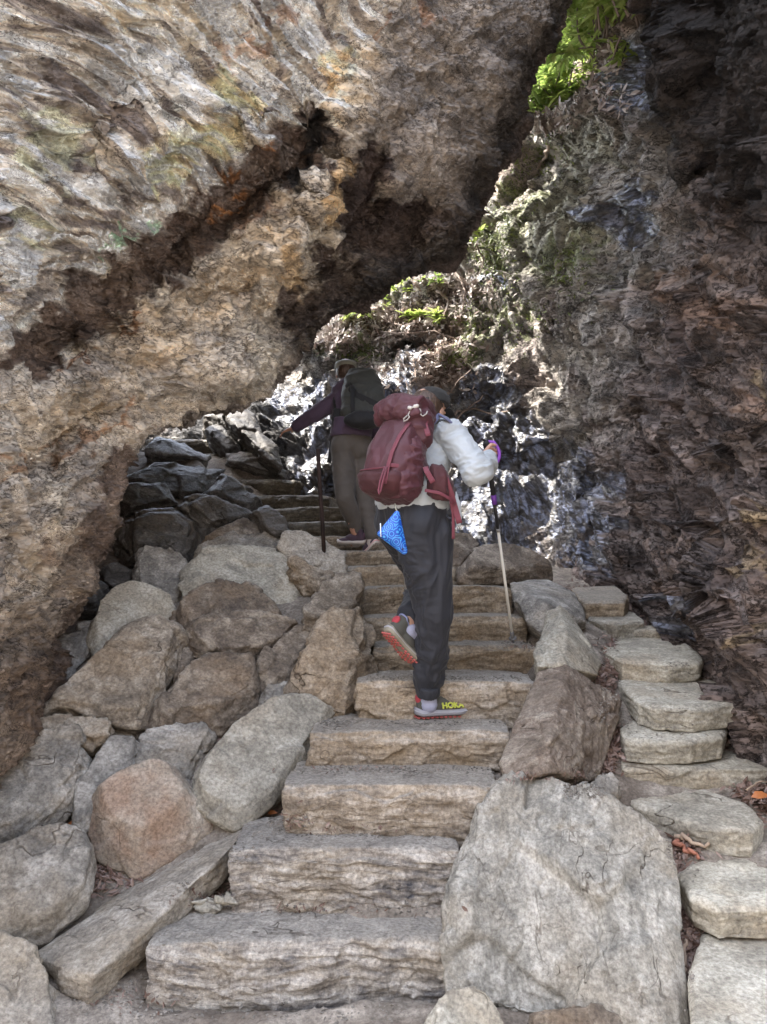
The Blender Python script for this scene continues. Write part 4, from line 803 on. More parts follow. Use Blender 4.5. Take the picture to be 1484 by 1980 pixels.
# a few leaves and sticks one can count
GO = 'orange dead leaves on the ground'
for k, (x, y, L_, lab) in enumerate([(1468,1470,.06,'orange dead leaf at the right edge above the long straight stone'), (1440,1395,.06,'long orange leaf by the foot of the wall'), (125,1612,.055,'orange brown leaf between the broad grey boulder and the narrow stone'), (518,1586,.03,'tiny orange leaf beside the tip of the long beam'),
    (1455,1590,.05,'reddish leaf lying on the stepping stone with the curved side')]):
    h = ongnd(x, y)
    if h is not None:
        v, f = [], []; leaf(v, f, h + [0, 0, .03 if k != 4 else .1], np.array([1, -.3, .1 + .1 * k]), np.array([0, -.8, 1.]), L_ * 1.3, L_ * .8, .5); tag(mesh_np('dead_leaf', np.array(v), f, ORANGE, origin=h), lab, 'leaf', GO)
GT = 'sticks lying beside the stepping stones'
for k, (L_, z, r, lab) in enumerate([([(1232,1178),(1250,1188),(1272,1196)], .05, .014, 'short pale stick by the foot of the wet wall'), ([(1252,1205),(1270,1215),(1300,1222)], .05, .016, 'crooked pale stick just below the short one'),
    ([(1305,1625),(1335,1640),(1370,1648)], .03, .011, 'pale stick between the orange edged stone and the rounded one'), ([(1305,1640),(1325,1655),(1350,1665)], .03, .012, 'reddish bark stick under the pale one'),
    ([(1325,1830),(1322,1870),(1318,1920)], .03, .008, 'upright thin stick in the gutter beside the huge slab'), ([(1362,1250),(1364,1275),(1363,1292)], .04, .008, 'thin stick leaning on the end of the oval stone'),
    ([(1345,1255),(1310,1232),(1290,1228)], .05, .009, 'thin twig behind the oval stone'), ([(1440,1545),(1465,1530),(1495,1528)], .04, .005, 'fine bent twig near the right edge')]):
    pp = [ongnd(x, y) + np.array([0, -.01, z]) for x, y in L_ if ongnd(x, y) is not None]
    if len(pp) > 1: stick('stick', lab, pp, r, plain('dry_wood_%d' % k, (.36, .27, .2) if k != 3 else (.34, .14, .09), .85, var=.3), 'stick', GT, k)
GPB = 'loose stones on the lowest tread'
for k, (x, y, s) in enumerate([(400,1752,.055), (428,1742,.05), (447,1738,.04), (415,1765,.03), (385,1745,.03)]):
    c = P(x, y, 2.98); rr = np.random.RandomState(k); v, f = hull(c + rr.normal(0, 1, (14, 3)) * [s * .5, s * .4, s * .28])
    finish_rock('loose_stone', ['flat loose stone on the lowest tread, largest of the little heap', 'angular loose stone in the middle of the little heap', 'loose stone at the right end of the little heap', 'chip of stone at the front of the little heap', 'chip of stone at the left of the little heap'][k], 'stone', GPB, v, f, 'F', .004, 1, (0, 0, 1), .1, .3)
# the rusty rod
v, f = [], []; tube(v, f, [P(628,1092,4.98), P(624,1010,4.98), P(619,940,4.98), P(615,868,4.98)], .0135, 10)
tag(mesh_np('metal_rod', v, f, plain('rust', (.035, .020, .016), .85, .3, bump=.003, bscale=90, var=.5), origin=P(628,1092,4.98)), 'thin rusty upright rod standing on a pale layered slab by the steps', 'rod')

# grit and chips of stone swept into the corners of the steps and between the stones
def world_tree(names):
    V, F = [], []
    bpy.context.view_layer.update()
    for o in bpy.data.objects:
        if o.type == 'MESH' and o.name.split('.')[0] in names:
            M = np.array(o.matrix_world); v, _n, f = arrays(o.data); i = len(V) and sum(len(q) for q in V); V.append(v @ M[:3, :3].T + M[:3, 3]); F += (np.array(f) + i).tolist()
    return BVHTree.FromPolygons(np.vstack(V).tolist(), F)
ALLT = world_tree(('ground', 'stone_step', 'boulder', 'stepping_stone', 'stone_beam'))
def grit(name, label, spots, n, size, mat, seed):
    rr = np.random.RandomState(seed); v, f = [], []
    for _ in range(n):
        s = spots[rr.randint(len(spots))]; h, nm = hit(ALLT, s[0] + rr.uniform(-1, 1) * s[2], s[1] + rr.normal() * s[3] * .5)
        if h is None or abs(nm[2]) < .55: continue
        r = size * rr.uniform(.3, 1) ** 1.5; i = len(v); d = rr.normal(0, 1, (6, 3)) * .25
        v += [h + r * (np.array(q) + d[k]) + [0, 0, r * .2] for k, q in enumerate(((1, 0, 0), (-1, 0, 0), (0, 1, 0), (0, -1, 0), (0, 0, .6), (0, 0, -.6)))]
        f += [(i + a, i + b_, i + c_) for a, b_, c_ in ((0, 2, 4), (2, 1, 4), (1, 3, 4), (3, 0, 4), (2, 0, 5), (1, 2, 5), (3, 1, 5), (0, 3, 5))]
    o = mesh_np(name, np.array(v), f, mat, False); return tag(o, label, 'gravel', kind='stuff')
grit('gravel', 'grit and small stone chips on the treads and in the joints of the steps', [(640,1755,200,14),(700,1612,210,8),(760,1488,200,8),(800,1398,180,6),(860,1312,150,5),(560,1590,40,20),(400,1730,60,30),(470,1660,30,20),(250,1930,110,40),(500,1960,260,22),(650,1400,30,12),(1130,1530,40,16),(300,1880,60,40),
 (1250,1400,90,30),(1330,1300,60,20),(1000,1250,30,8),(1320,1650,30,40),(1330,1850,12,120),(1180,1350,20,80)], 4200, .008, plain('stone_grit', (.20, .18, .155), .9, var=.5), 21)
litter('leaf_litter', 'small dry leaf scraps and twigs scattered on the lower treads', ALLT, [(640,1760,180,12),(600,1600,140,8),(1020,1505,40,8),(700,1490,160,6),(400,1740,60,20),(560,1580,40,20),(1000,1250,30,8),(250,1940,120,30),(1110,1500,20,10)], 420, .018, DEAD, 23, .3)
# ------------------------------------------------------------------ people and what they carry
def V3(px, py, d): return P(px, py, d)
def loft(rings, n=20, power=2.0):
    """rings: (centre, half axis a, half axis b) -> closed shell"""
    v, f = [], []
    for c, a, b in rings:
        for j in range(n):
            q = 2 * math.pi * j / n; cs, sn = math.cos(q), math.sin(q); e = 2 / power
            v.append(np.array(c) + np.array(a) * abs(cs) ** e * (1 if cs >= 0 else -1) + np.array(b) * abs(sn) ** e * (1 if sn >= 0 else -1))
    m = len(rings)
    for k in range(m - 1):
        for j in range(n): f.append((k * n + j, k * n + (j + 1) % n, (k + 1) * n + (j + 1) % n, (k + 1) * n + j))
    v.append(np.array(rings[0][0])); v.append(np.array(rings[-1][0])); i0 = m * n
    for j in range(n): f.append((i0, (j + 1) % n, j)); f.append((i0 + 1, (m - 1) * n + j, (m - 1) * n + (j + 1) % n))
    return v, f
def cone(p0, p1, r0, r1, flat=1.0, side=None, n=16):
    """round ended tapered limb; flat < 1 makes it thinner across 'side'"""
    p0, p1 = np.array(p0, float), np.array(p1, float); ax = p1 - p0; L = np.linalg.norm(ax); ax /= L
    s = np.array(side if side is not None else [.3, .2, 1.]); s = s - ax * (s @ ax); s /= np.linalg.norm(s); t = np.cross(ax, s); R_ = []
    for q in np.linspace(-90, 0, 6)[:-1]: R_.append((p0 + ax * r0 * math.sin(math.radians(q)), r0 * max(.03, math.cos(math.radians(q)))))
    for q in np.linspace(0, 1, 6): R_.append((p0 + ax * L * q, r0 + (r1 - r0) * q))
    for q in np.linspace(0, 90, 6)[1:]: R_.append((p1 + ax * r1 * math.sin(math.radians(q)), r1 * max(.03, math.cos(math.radians(q)))))
    return loft([(c, s * r * flat, t * r) for c, r in R_], n)
def ell(c, a, b, cc, n=20):
    a, b, cc = (np.array(q, float) for q in (a, b, cc))
    return loft([(np.array(c) + cc * math.sin(q), a * max(.02, math.cos(q)), b * max(.02, math.cos(q))) for q in np.linspace(-math.pi / 2, math.pi / 2, 12)], n)
def joinp(parts):
    v, f = [], []
    for pv, pf in parts:
        i = len(v); v += list(pv); f += [tuple(q + i for q in g) for g in pf]
    return v, f
def blend(parts, voxel=.006, smooth=4, disp=None):
    v, f = joinp(parts); v, nn, F = remesh(v, f, voxel, smooth)
    if disp is not None: v = v + nn * disp(v, nn)[:, None]
    return v, F
def fabric_fold(amp, fr=(9, 9, 14), seed=1, big=.5):
    def g(v, nn):
        w_ = v + np.stack([perlin(v * 5 + k * 9, seed + k) for k in range(3)], -1) * .05
        r = 1 - np.abs(perlin(w_ * fr, seed + 5)) * 3.2
        r2 = 1 - np.abs(perlin(w_ * np.array(fr) * 2.3, seed + 6)) * 3.2
        return amp * (np.clip(r, -.6, 1) * .8 + np.clip(r2, -.5, 1) * .35) + perlin(v * 4, seed + 7) * amp * big
    return g
def cloth(name, col, rough=.85, weave=900, var=.12, sheen=.1): return plain(name, col, rough, bump=.0008, bscale=weave, var=var, sheen=sheen)
SKIN = plain('skin', (.56, .33, .24), .55, var=.08, bump=.0006, bscale=300); SKIN.node_tree.nodes['Principled BSDF'].inputs['Subsurface Weight'].default_value = .08
def hand(c, fwd, up, side, curl=75, s=1.0):
    fwd = np.array(fwd, float); fwd /= np.linalg.norm(fwd); up = np.array(up, float); up -= fwd * (up @ fwd); up /= np.linalg.norm(up)
    side = np.array(side, float); side -= fwd * (side @ fwd) + up * (side @ up); side /= np.linalg.norm(side); c = np.array(c, float); out = []
    out.append(loft([(c + fwd * t_ * .085 * s, side * w_ * s, up * h_ * s) for t_, w_, h_ in ((-.35, .024, .018), (0, .030, .017), (.4, .038, .016), (.85, .041, .014), (1.05, .036, .009))], 16, 2.6))
    for k, (o_, L_) in enumerate(((.031, .072), (.0105, .080), (-.0105, .074), (-.030, .060))):
        p_ = c + fwd * .082 * s + side * o_ * s; a = 0; r = .0092 * s
        for j, seg in enumerate((.45, .32, .26)):
            a += math.radians((curl + k * 3) * (.7 if j == 0 else 1.0)); d = fwd * math.cos(a) - up * math.sin(a)
            q = p_ + d * L_ * seg * s; out.append(cone(p_, q, r, r * .9, n=10)); p_, r = q, r * .9
    p_ = c + fwd * .015 * s + side * .028 * s; d = fwd * .6 + side * .75 - up * .35
    for seg, r in ((.038, .0115), (.030, .0098)):
        d = d / np.linalg.norm(d); q = p_ + d * seg * s; out.append(cone(p_, q, r * s, r * .92 * s, n=10)); p_ = q; d = d * .7 + fwd * .5 - up * .55 - side * .45 * (curl / 75)
    return out
def head_parts(c, fwd, up, s=1.0):
    """skull, jaw, nose, brow, ears, lips; fwd is where the face looks"""
    fwd = np.array(fwd, float); fwd /= np.linalg.norm(fwd); up = np.array(up, float); up -= fwd * (up @ fwd); up /= np.linalg.norm(up); sd = np.cross(fwd, up)
    W = lambda x, y, z: np.array(c) + (sd * x + fwd * y + up * z) * s
    p = [ell(W(0, -.010, .03), sd * .074 * s, fwd * .093 * s, up * .088 * s), ell(W(0, .030, -.035), sd * .055 * s, fwd * .058 * s, up * .075 * s),
         cone(W(0, .088, .010), W(0, .104, -.025), .008 * s, .0135 * s), ell(W(0, .082, -.058), sd * .024 * s, fwd * .010 * s, up * .006 * s), ell(W(0, .080, -.069), sd * .021 * s, fwd * .011 * s, up * .007 * s),
         ell(W(0, .072, .035), sd * .05 * s, fwd * .015 * s, up * .012 * s), ell(W(0, .066, -.095), sd * .025 * s, fwd * .02 * s, up * .018 * s)]
    for q in (-1, 1):
        p.append(ell(W(q * .076, -.004, -.012), (sd * .007 + fwd * .003 * q) * s, fwd * .018 * s, up * .031 * s)); p.append(ell(W(q * .032, .078, .012), sd * .014 * s, fwd * .010 * s, up * .009 * s))
        p.append(ell(W(q * .036, .062, -.03), sd * .02 * s, fwd * .02 * s, up * .02 * s))
    return p, W, sd, fwd, up
def text_mesh(txt, size, thick=.001):
    cu = bpy.data.curves.new('t', 'FONT'); cu.body = txt; cu.size = size; cu.extrude = thick; cu.align_x = 'CENTER'; cu.offset = size * .03
    o = link(bpy.data.objects.new('t', cu)); dg = bpy.context.evaluated_depsgraph_get(); ev = o.evaluated_get(dg); me = ev.to_mesh()
    v = np.array([q.co[:] for q in me.vertices]); f = [tuple(q.vertices) for q in me.polygons]; ev.to_mesh_clear(); bpy.data.objects.remove(o); return v, f
def shoe(root, name, heel, toe, soln, s, mats, logo=None, label=None):
    """heel and toe are the ends of the outsole; soln is the direction from the sole up to the ankle"""
    heel, toe = np.array(heel), np.array(toe); a = toe - heel; L = np.linalg.norm(a); a /= L; u = np.array(soln, float); u -= a * (u @ a); u /= np.linalg.norm(u); w_ = np.cross(a, u)
    def W(x, y, z): return heel + a * x * L + w_ * y * L + u * z * L * 1.28
    up = [ell(W(.19, 0, .20), a * .17 * L, w_ * .125 * L, u * .17 * L), ell(W(.45, 0, .18), a * .25 * L, w_ * .145 * L, u * .14 * L), ell(W(.72, -.005, .135), a * .235 * L, w_ * .165 * L, u * .105 * L),
          cone(W(.16, 0, .22), W(.20, 0, .33), .125 * L, .118 * L), cone(W(.33, 0, .30), W(.62, 0, .20), .09 * L, .10 * L)]
    v, F = blend(up, .0045, 4); o = part(name, v, F, mats['upper'], root, label=label)
    ns = 24; outl = [(x, .5 * wd) for x, wd in ((0, .02), (.02, .20), (.10, .29), (.25, .29), (.42, .27), (.58, .33), (.72, .38), (.86, .34), (.96, .2), (1.0, .03))]
    def slab(z0, z1, g, rk):
        rings = []
        for x, hw in outl:
            rise = .05 * max(0, (x - .72) / .28) ** 2 + .035 * max(0, (.12 - x) / .12) ** 2
            rings.append((W(.5 + (x - .5) * (1 + g), 0, (z0 + z1) / 2 + rise), w_ * hw * L * (1 + g * 2), u * (z1 - z0) / 2 * L))
        return loft(rings, 20, 3.5)
    v, f = slab(.03, .15, .015, 0); sub('midsole', v, f, mats['mid'], o, root)
    v, f = slab(.085, .105, .04, 0); sub('sole_line', v, f, mats['line'], o, root)
    lug = []
    for x in np.linspace(.04, .96, 13):
        hw = np.interp(x, [q[0] for q in outl], [q[1] for q in outl])
        for y in ((-.78, -.3, .3, .78) if not .36 < x < .55 else (-.8, .8)):
            rise = .05 * max(0, (x - .72) / .28) ** 2; c = W(x, y * hw, .022 + rise); lug.append(loft([(c + u * .002 * L, a * .026 * L, w_ * .032 * L), (c + u * .024 * L, a * .03 * L, w_ * .036 * L)], 4))
    v, f = joinp(lug); sub('outsole', v, f, mats['lug'], o, root, False)
    v, f = blend([ell(W(.055, 0, .27), a * .05 * L, w_ * .085 * L, u * .085 * L)], .004, 2); sub('heel_tab', v, f, mats['tab'], o, root)
    ring = []
    for q in np.linspace(0, 2 * math.pi, 22)[:-1]: ring.append(W(.21 + .125 * math.cos(q), .105 * math.sin(q), .335 + .02 * math.cos(q) * -1 + .03 * (math.cos(q) < -.5)))
    v, f = [], []; tube(v, f, ring + [ring[0]], .030 * L * .5, 8); sub('collar', v, f, mats['collar'], o, root)
    lc = []
    for k in range(5):
        x = .40 + k * .055; v, f = [], []; tube(v, f, [W(x, -.085, .285 - k * .022), W(x + .01, 0, .345 - k * .028), W(x, .085, .285 - k * .022)], .0028, 6); lc.append((v, f))
    v, f = joinp(lc); sub('laces', v, f, mats['lace'], o, root)
    if logo:
        tv, tf = text_mesh(logo[0], logo[1], .004); sg = logo[2]
        c = W(.60, sg * .178, .150); X_ = a if sg * (np.cross(a, u) @ w_) > 0 else a
        X_ = a * (1 if np.cross(a, u) @ (w_ * sg) > 0 else -1); nrm = w_ * sg * .90 + u * .43; Yv = u * .90 - w_ * sg * .43
        vv = c + tv[:, :1] * X_ + tv[:, 1:2] * Yv + tv[:, 2:3] * nrm + nrm * .0015
        sub('lettering', vv, tf, mats['logo'], o, root, False)
    return o, W

# ---------------- the near hiker
YEL = plain('yellow_print', (.50, .54, .08), .6, var=.02)
H1 = empty('person', PZ(np.array(840.), np.array(1392.), .775), 'hiker in a white jacket, dark trousers and cap, climbing with two trekking poles', 'person', 'hikers climbing the steps')
hd = np.array([.60, .80, 0]); rt = np.array([.80, -.60, 0]); UPZ = np.array([0, 0, 1.])
hipR, kneeR, ankR = V3(833,1030,3.54), V3(840,1185,3.58), V3(828,1354,3.715)
hipL, kneeL, ankL = V3(768,1012,3.68), V3(828,1128,3.98), V3(789,1206,3.66)
pel = V3(797,1000,3.58)
NAVY = cloth('dark_trouser_cloth', (.019, .0215, .031), .7)
def slack(v, nn):
    g = fabric_fold(.011, (12, 12, 3.0), 11)(v, nn) + fabric_fold(.011, (8, 8, 20), 17)(v, nn) * sstep(perlin(v * 3.3, 4), -.1, .4); return g
tr = [ell(pel + [0, 0, -.02], rt * .170, hd * .130, UPZ * .12), ell(pel - hd * .045 + rt * .075 + [0, 0, -.03], rt * .095, hd * .09, UPZ * .10), cone(pel + rt * .05 - hd * .02 + [0, 0, -.02], kneeR, .125, .080), cone(pel - rt * .07 - hd * .01 + [0, 0, -.02], hipL * .45 + kneeL * .55, .105, .088), cone(pel + rt * .02 + hd * .0, hipL * .6 + kneeL * .4, .12, .09),
      loft([(pel + [0, 0, z], rt * w_, hd * w2) for z, w_, w2 in ((-.06, .165, .125), (.0, .172, .13), (.06, .172, .128), (.09, .168, .125))], 24),
      cone(hipR, kneeR, .104, .080), cone(kneeR, ankR + [0, 0, .10], .080, .064), cone(ankR + [.0, 0, .12], ankR + [.0, 0, .045], .064, .050),
      cone(hipL, kneeL, .100, .078), cone(kneeL, ankL * .82 + kneeL * .18, .078, .066), cone(ankL * .75 + kneeL * .25, ankL * .88 + kneeL * .12, .064, .052)]
v, F = blend(tr, .0058, 9, slack); part('trousers', v, F, NAVY, H1)
cuffs = []
for A, K, t_ in ((ankR, kneeR, .045), (ankL, kneeL, .05)):
    dr = (K - A) / np.linalg.norm(K - A); s1 = np.cross(dr, [1, .3, 0]); s1 /= np.linalg.norm(s1); s2 = np.cross(dr, s1)
    cuffs.append(loft([(A + dr * (t_ + q), s1 * r, s2 * r) for q, r in ((-.022, .046), (-.018, .051), (.0, .0535), (.02, .053), (.03, .05))], 24))
for cf in cuffs:
    v, F = blend([cf], .004, 2, fabric_fold(.0025, (60, 60, 8), 5)); part('trouser_cuff', v, F, NAVY, H1)
# body: head, neck, hands, ankles in one surface
headc = V3(830,797,3.74); nk = V3(832,842,3.76)
shR, elR, wrR = V3(872,842,3.62), V3(926,912,3.50), V3(946,887,3.70)
shL, elL, wrL = V3(792,838,3.92), V3(764,905,4.02), V3(776,912,4.24)
GRIP_T, GRIP_B = V3(944,862,3.765), V3(953,930,3.80)
hp, HW, hs_, hf_, hu_ = head_parts(headc, (.62, .78, -.12), (.10, .16, 1), 1.0)
pax = (GRIP_T - GRIP_B) / np.linalg.norm(GRIP_T - GRIP_B)
handR = hand(V3(938,880,3.705), np.array([.30, .9, .22]), (-.85, .2, .25), pax, 78, .92)
handL = hand(V3(777,908,4.20), np.array([.2, 1, .15]), (-.95, .2, .1), (0, 0, 1), 78, .92)
body = hp + [cone(headc + [-.02, -.03, -.06], nk, .053, .062), cone(nk, pel + [0, 0, .05], .09, .09), cone(shR, elR, .050, .042), cone(elR, wrR, .041, .028), cone(shL, elL, .05, .042), cone(elL, wrL, .041, .028), cone(shR, shL, .045, .045),
       ell(pel, rt * .15, hd * .11, UPZ * .12), cone(hipR, kneeR, .070, .045), cone(kneeR, ankR + [0, 0, .02], .040, .028), cone(hipL, kneeL, .070, .050), cone(kneeL, ankL, .045, .036), cone(ankR, ankR + hd * .05 + [0, 0, -.04], .035, .03), cone(ankL, ankL + [.04, .03, -.06], .037, .03)] + handR + handL
v, F = blend(body, .0042, 3); part('body', v, F, SKIN, H1)
# jacket
JW = cloth('white_fleece', (.42, .455, .48), .9, 500, .08, .2)
jk = [cone(nk + [0, 0, -.02], pel + [0, 0, .12], .135, .150, .78, hd), cone(shR, shL, .078, .078), cone(shR, elR, .070, .064), cone(elR + [-.01, 0, .0], elR * .35 + wrR * .65, .068, .054), cone(elR * .4 + wrR * .6, wrR, .052, .038),
      cone(shL, elL, .075, .068), cone(elL, wrL, .066, .042), loft([(pel + [0, 0, z], rt * w_, hd * w2) for z, w_, w2 in ((.035, .178, .135), (.06, .182, .14), (.12, .18, .14), (.2, .165, .13))], 24),
      cone(nk + [-.01, -.02, -.01], nk + [0, 0, .028], .072, .060)]
v, F = blend(jk, .0052, 4, fabric_fold(.008, (11, 11, 17), 31, .3)); part('jacket', v, F, JW, H1)
v, f = [], []; rim = [nk + np.array([.066 * math.cos(q), .066 * math.sin(q), .030 + .012 * math.sin(q)]) for q in np.linspace(0, 6.283, 20)]; tube(v, f, rim, .009, 8); part('collar_trim', v, f, cloth('blue_trim', (.10, .12, .34)), H1)
# strap of the pack over the right shoulder shows as a blue and lilac band
# hair, cap
def hairmat(name, c): 
    m, t, b = newmat(name); tc = N(t, 'ShaderNodeTexCoord'); mp = N(t, 'ShaderNodeMapping'); mp.inputs['Scale'].default_value = (60, 60, 9); t.links.new(tc.outputs['Object'], mp.inputs['Vector'])
    n = N(t, 'ShaderNodeTexNoise', Scale=3.0, Detail=5.0); t.links.new(mp.outputs[0], n.inputs['Vector']); cc = ramp(t, n.outputs[0], [(.35, tuple(q * .4 for q in c)), (.7, tuple(q * 1.9 for q in c))]); t.links.new(cc, b.inputs['Base Color'])
    b.inputs['Roughness'].default_value = .45; bp = N(t, 'ShaderNodeBump', Strength=.9, Distance=.004); t.links.new(n.outputs[0], bp.inputs['Height']); t.links.new(bp.outputs[0], b.inputs['Normal']); return m
HAIR = hairmat('brown_hair', (.075, .046, .030))
v, F = blend([ell(HW(0, -.030, .015), hs_ * .084, hf_ * .090, hu_ * .088), ell(HW(0, -.07, -.035), hs_ * .058, hf_ * .04, hu_ * .052), ell(HW(0, -.098, .03), hs_ * .032, hf_ * .03, hu_ * .034)], .004, 2, lambda v, n: perlin(v * [90, 90, 20], 3) * .002); part('hair', v, F, HAIR, H1)
CAPM = cloth('dark_olive_cap', (.02, .02, .019), .85)
crown = [loft([(HW(0, .012, .052) + hu_ * z - hf_ * z * -.1, hs_ * r, hf_ * r * 1.10) for z, r in ((-.012, .089), (0, .090), (.03, .086), (.055, .070), (.07, .045), (.076, .01))], 24)]
v, F = blend(crown, .004, 2); cp = part('cap', v, F, CAPM, H1)
v, F = blend([loft([(HW(0, .09 + q * .065, .030 - q * q * .018), hs_ * (.075 - q * .022), hu_ * .0045) for q in np.linspace(-.1, 1, 6)], 20)], .003, 2); sub('cap_visor', v, F, CAPM, cp, H1)
v, f = [], []; tube(v, f, [HW(.06 * math.cos(q), -.098 - .01 * math.sin(q), .036 + .016 * math.sin(q)) for q in np.linspace(math.pi, 2 * math.pi, 8)], .006, 8); sub('cap_strap', v, f, CAPM, cp, H1)
# socks and shoes
SOCK = cloth('lilac_sock', (.36, .38, .52), .95, 400)
for sk in (cone(ankR + [0, 0, .045], ankR + [.005, 0, -.02], .039, .040), cone(ankL + [.006, 0, -.028], ankL + [.018, .012, -.035], .043, .045)):
    v, F = blend([sk], .004, 3, fabric_fold(.001, (20, 20, 90), 3)); part('sock', v, F, SOCK, H1)
SM = dict(upper=cloth('dark_mesh_upper', (.085, .085, .075), .9, 350, .3), mid=plain('grey_lilac_foam', (.30, .30, .34), .6, var=.2), line=plain('pale_line', (.42, .42, .46), .6), lug=plain('coral_rubber', (.42, .10, .09), .7), tab=cloth('red_tab', (.42, .05, .07)), collar=cloth('lilac_collar', (.24, .27, .46)), lace=cloth('grey_lace', (.4, .42, .5)), logo=YEL)
zt = .775
hR = PZ(np.array(803.), np.array(1397.), zt); tR = hR + np.array([.95, .30, 0]) * .290
shoe(H1, 'shoe', hR + [0, 0, .012], tR + [0, 0, .012], (0, 0, 1), 1, SM, ('HOKA', .038, 1), 'planted dark running shoe with yellow letters')
hL, tL = V3(742,1226,3.56), V3(803,1296,3.70)
shoe(H1, 'shoe', hL, tL, np.array([.62, .50, .62]), 1, dict(SM, mid=plain('olive_foam', (.27, .25, .20), .7)), None, 'lifted shoe showing its coral red sole')

# ---------------- trekking poles
def pole(label, top, tip, hasgrip=True):
    top, tip = np.array(top), np.array(tip); ax = tip - top; L = np.linalg.norm(ax); ax /= L; root = empty('trekking_pole', tip, label, 'trekking pole', 'trekking poles')
    at_ = lambda t_: top + ax * L * t_
    sd = np.cross(ax, [0, 1, 0]); sd /= np.linalg.norm(sd); s2 = np.cross(ax, sd)
    v, F = blend([cone(at_(0) , at_(.03), .019, .016), cone(at_(.03), at_(.13), .0155, .0145), cone(at_(.13), at_(.24), .0145, .0125)], .003, 2); part('grip', v, F, plain('black_foam', (.02, .02, .022), .8), root)
    v, f = [], []; tube(v, f, [at_(.22), at_(.42)], .0088, 12); part('upper_shaft', v, f, plain('black_shaft', (.025, .025, .03), .35), root)
    v, f = [], []; tube(v, f, [at_(.40), at_(.955)], .0076, 12); part('lower_shaft', v, f, plain('white_shaft', (.78, .77, .72), .35), root)
    v, f = [], []; tube(v, f, [at_(.24), at_(.285)], .0135, 12); lk = part('clamp', v, f, plain('purple_clamp', (.20, .06, .42), .4), root)
    v, f = [], []; tube(v, f, [at_(.405), at_(.42)], .011, 12); part('joint_ring', v, f, plain('grey_ring', (.3, .3, .3), .4), root)
    v, f = [], []; tube(v, f, [at_(.94), at_(.955), at_(.985), at_(.99), at_(1.0)], [.010, .011, .009, .005, .003], 12); part('tip', v, f, plain('grey_tip', (.13, .13, .135), .5), root)
    v, f = [], []; tube(v, f, [at_(.972), at_(.978)], .021, 16); part('basket', v, f, plain('grey_basket', (.12, .12, .125), .5), root)
    # wrist strap
    if hasgrip:
        v, f = [], []; pts = [at_(.0) + np.array([.0, 0, .01])] + [at_(.02) + np.array([.028 + .030 * math.sin(q), -.02, .03 - .13 * (q / 3.14)]) for q in np.linspace(.1, 3.0, 9)] + [at_(.12) + np.array([0, -.03, -.02])]
        tube(v, f, pts, .0085, 8); part('wrist_strap', v, f, plain('purple_webbing', (.30, .09, .55), .7), root)
        v, f = [], []; pts = [at_(.0) + np.array([.0, 0, .012]), at_(.0) + np.array([-.03, -.02, .022]), at_(.03) + np.array([-.065, -.03, .02])]; tube(v, f, pts, .007, 8); part('strap_end', v, f, plain('dark_webbing', (.03, .025, .035), .7), root)
    return root
_t = V3(993,1243,4.17); pole('trekking pole with purple strap and white lower shaft, planted right of the near hiker', V3(941,858,3.765), np.array([_t[0], _t[1], _t[2]]))
pole('trekking pole mostly hidden behind the near hiker, its white shaft seen between the legs', V3(770,890,4.27), V3(786,1153,4.66))

# ---------------- backpack
H2 = np.array([.50, .80, .0]); H2 /= np.linalg.norm(H2); PB = V3(754,950,3.36)
pu = np.array([.17, .20, .96]); pu /= np.linalg.norm(pu); pr = np.array([.86, -.51, 0]); pr -= pu * (pr @ pu); pr /= np.linalg.norm(pr); pn = np.cross(pr, pu); pn = pn if pn[1] < 0 else -pn
BP = empty('backpack', PB, 'maroon hiking backpack on the back of the hiker in the white jacket', 'backpack')
def BW(x, n, u): return PB + pr * (x * .76 - .034) + pn * n * .95 + pu * u * .83          # x right, n outwards (towards the camera), u up
MAR = cloth('maroon_nylon', (.070, .017, .026), .6, 700, .22, .12); MARD = cloth('dark_red_nylon', (.052, .009, .013), .7, 700, .25); MARL = cloth('rose_webbing', (.15, .032, .050), .7, 900, .1)
def packring(u, wx, n0, n1, px_=0, pw=3.2): return (BW(px_, (n0 + n1) / 2, u), pr * wx * .78, pn * (n1 - n0) / 2)
v, F = blend([loft([packring(u, w_, -.16, n1, dx, 3.0) for u, w_, n1, dx in ((-.02, .085, -.03, .01), (.0, .125, .03, .0), (.06, .148, .055, 0), (.14, .152, .062, 0), (.24, .148, .055, .004), (.33, .136, .035, .01), (.40, .120, .01, .02), (.44, .105, -.02, .03))], 28, 3.0)], .0055, 3, fabric_fold(.009, (10, 10, 6), 61)); part('main_body', v, F, MAR, BP)
v, F = blend([loft([(BW(-.14 + q * .30, -.055 + .01 * math.sin(q * 3), .455 + .035 * q + .012 * math.sin(q * 5)), pn * (.085 + .012 * math.sin(q * 3.1)), pu * (.052 + .016 * math.sin(q * 3.1))) for q in np.linspace(0, 1, 9)], 20, 2.5), cone(BW(.10, -.06, .43), BW(.13, -.08, .34), .07, .05)], .005, 3, fabric_fold(.010, (11, 11, 16), 71)); ld = part('lid', v, F, MAR, BP)
v, F = blend([loft([packring(u, w_, -.10, n1, dx) for u, w_, n1, dx in ((-.025, .08, -.02, -.01), (-.005, .12, .045, -.012), (.03, .142, .072, -.012), (.065, .148, .078, -.012), (.088, .146, .068, -.012), (.093, .13, .05, -.012))], 28, 3.2)], .005, 2, fabric_fold(.004, (12, 12, 12), 81)); part('lower_pocket', v, F, MARD, BP)
v, F = blend([ell(BW(.130, -.055, .17), pr * .045, pn * .085, pu * .135), ell(BW(.128, -.05, .08), pr * .045, pn * .08, pu * .09)], .005, 3, fabric_fold(.009, (13, 13, 22), 91)); part('side_pocket', v, F, MAR, BP)
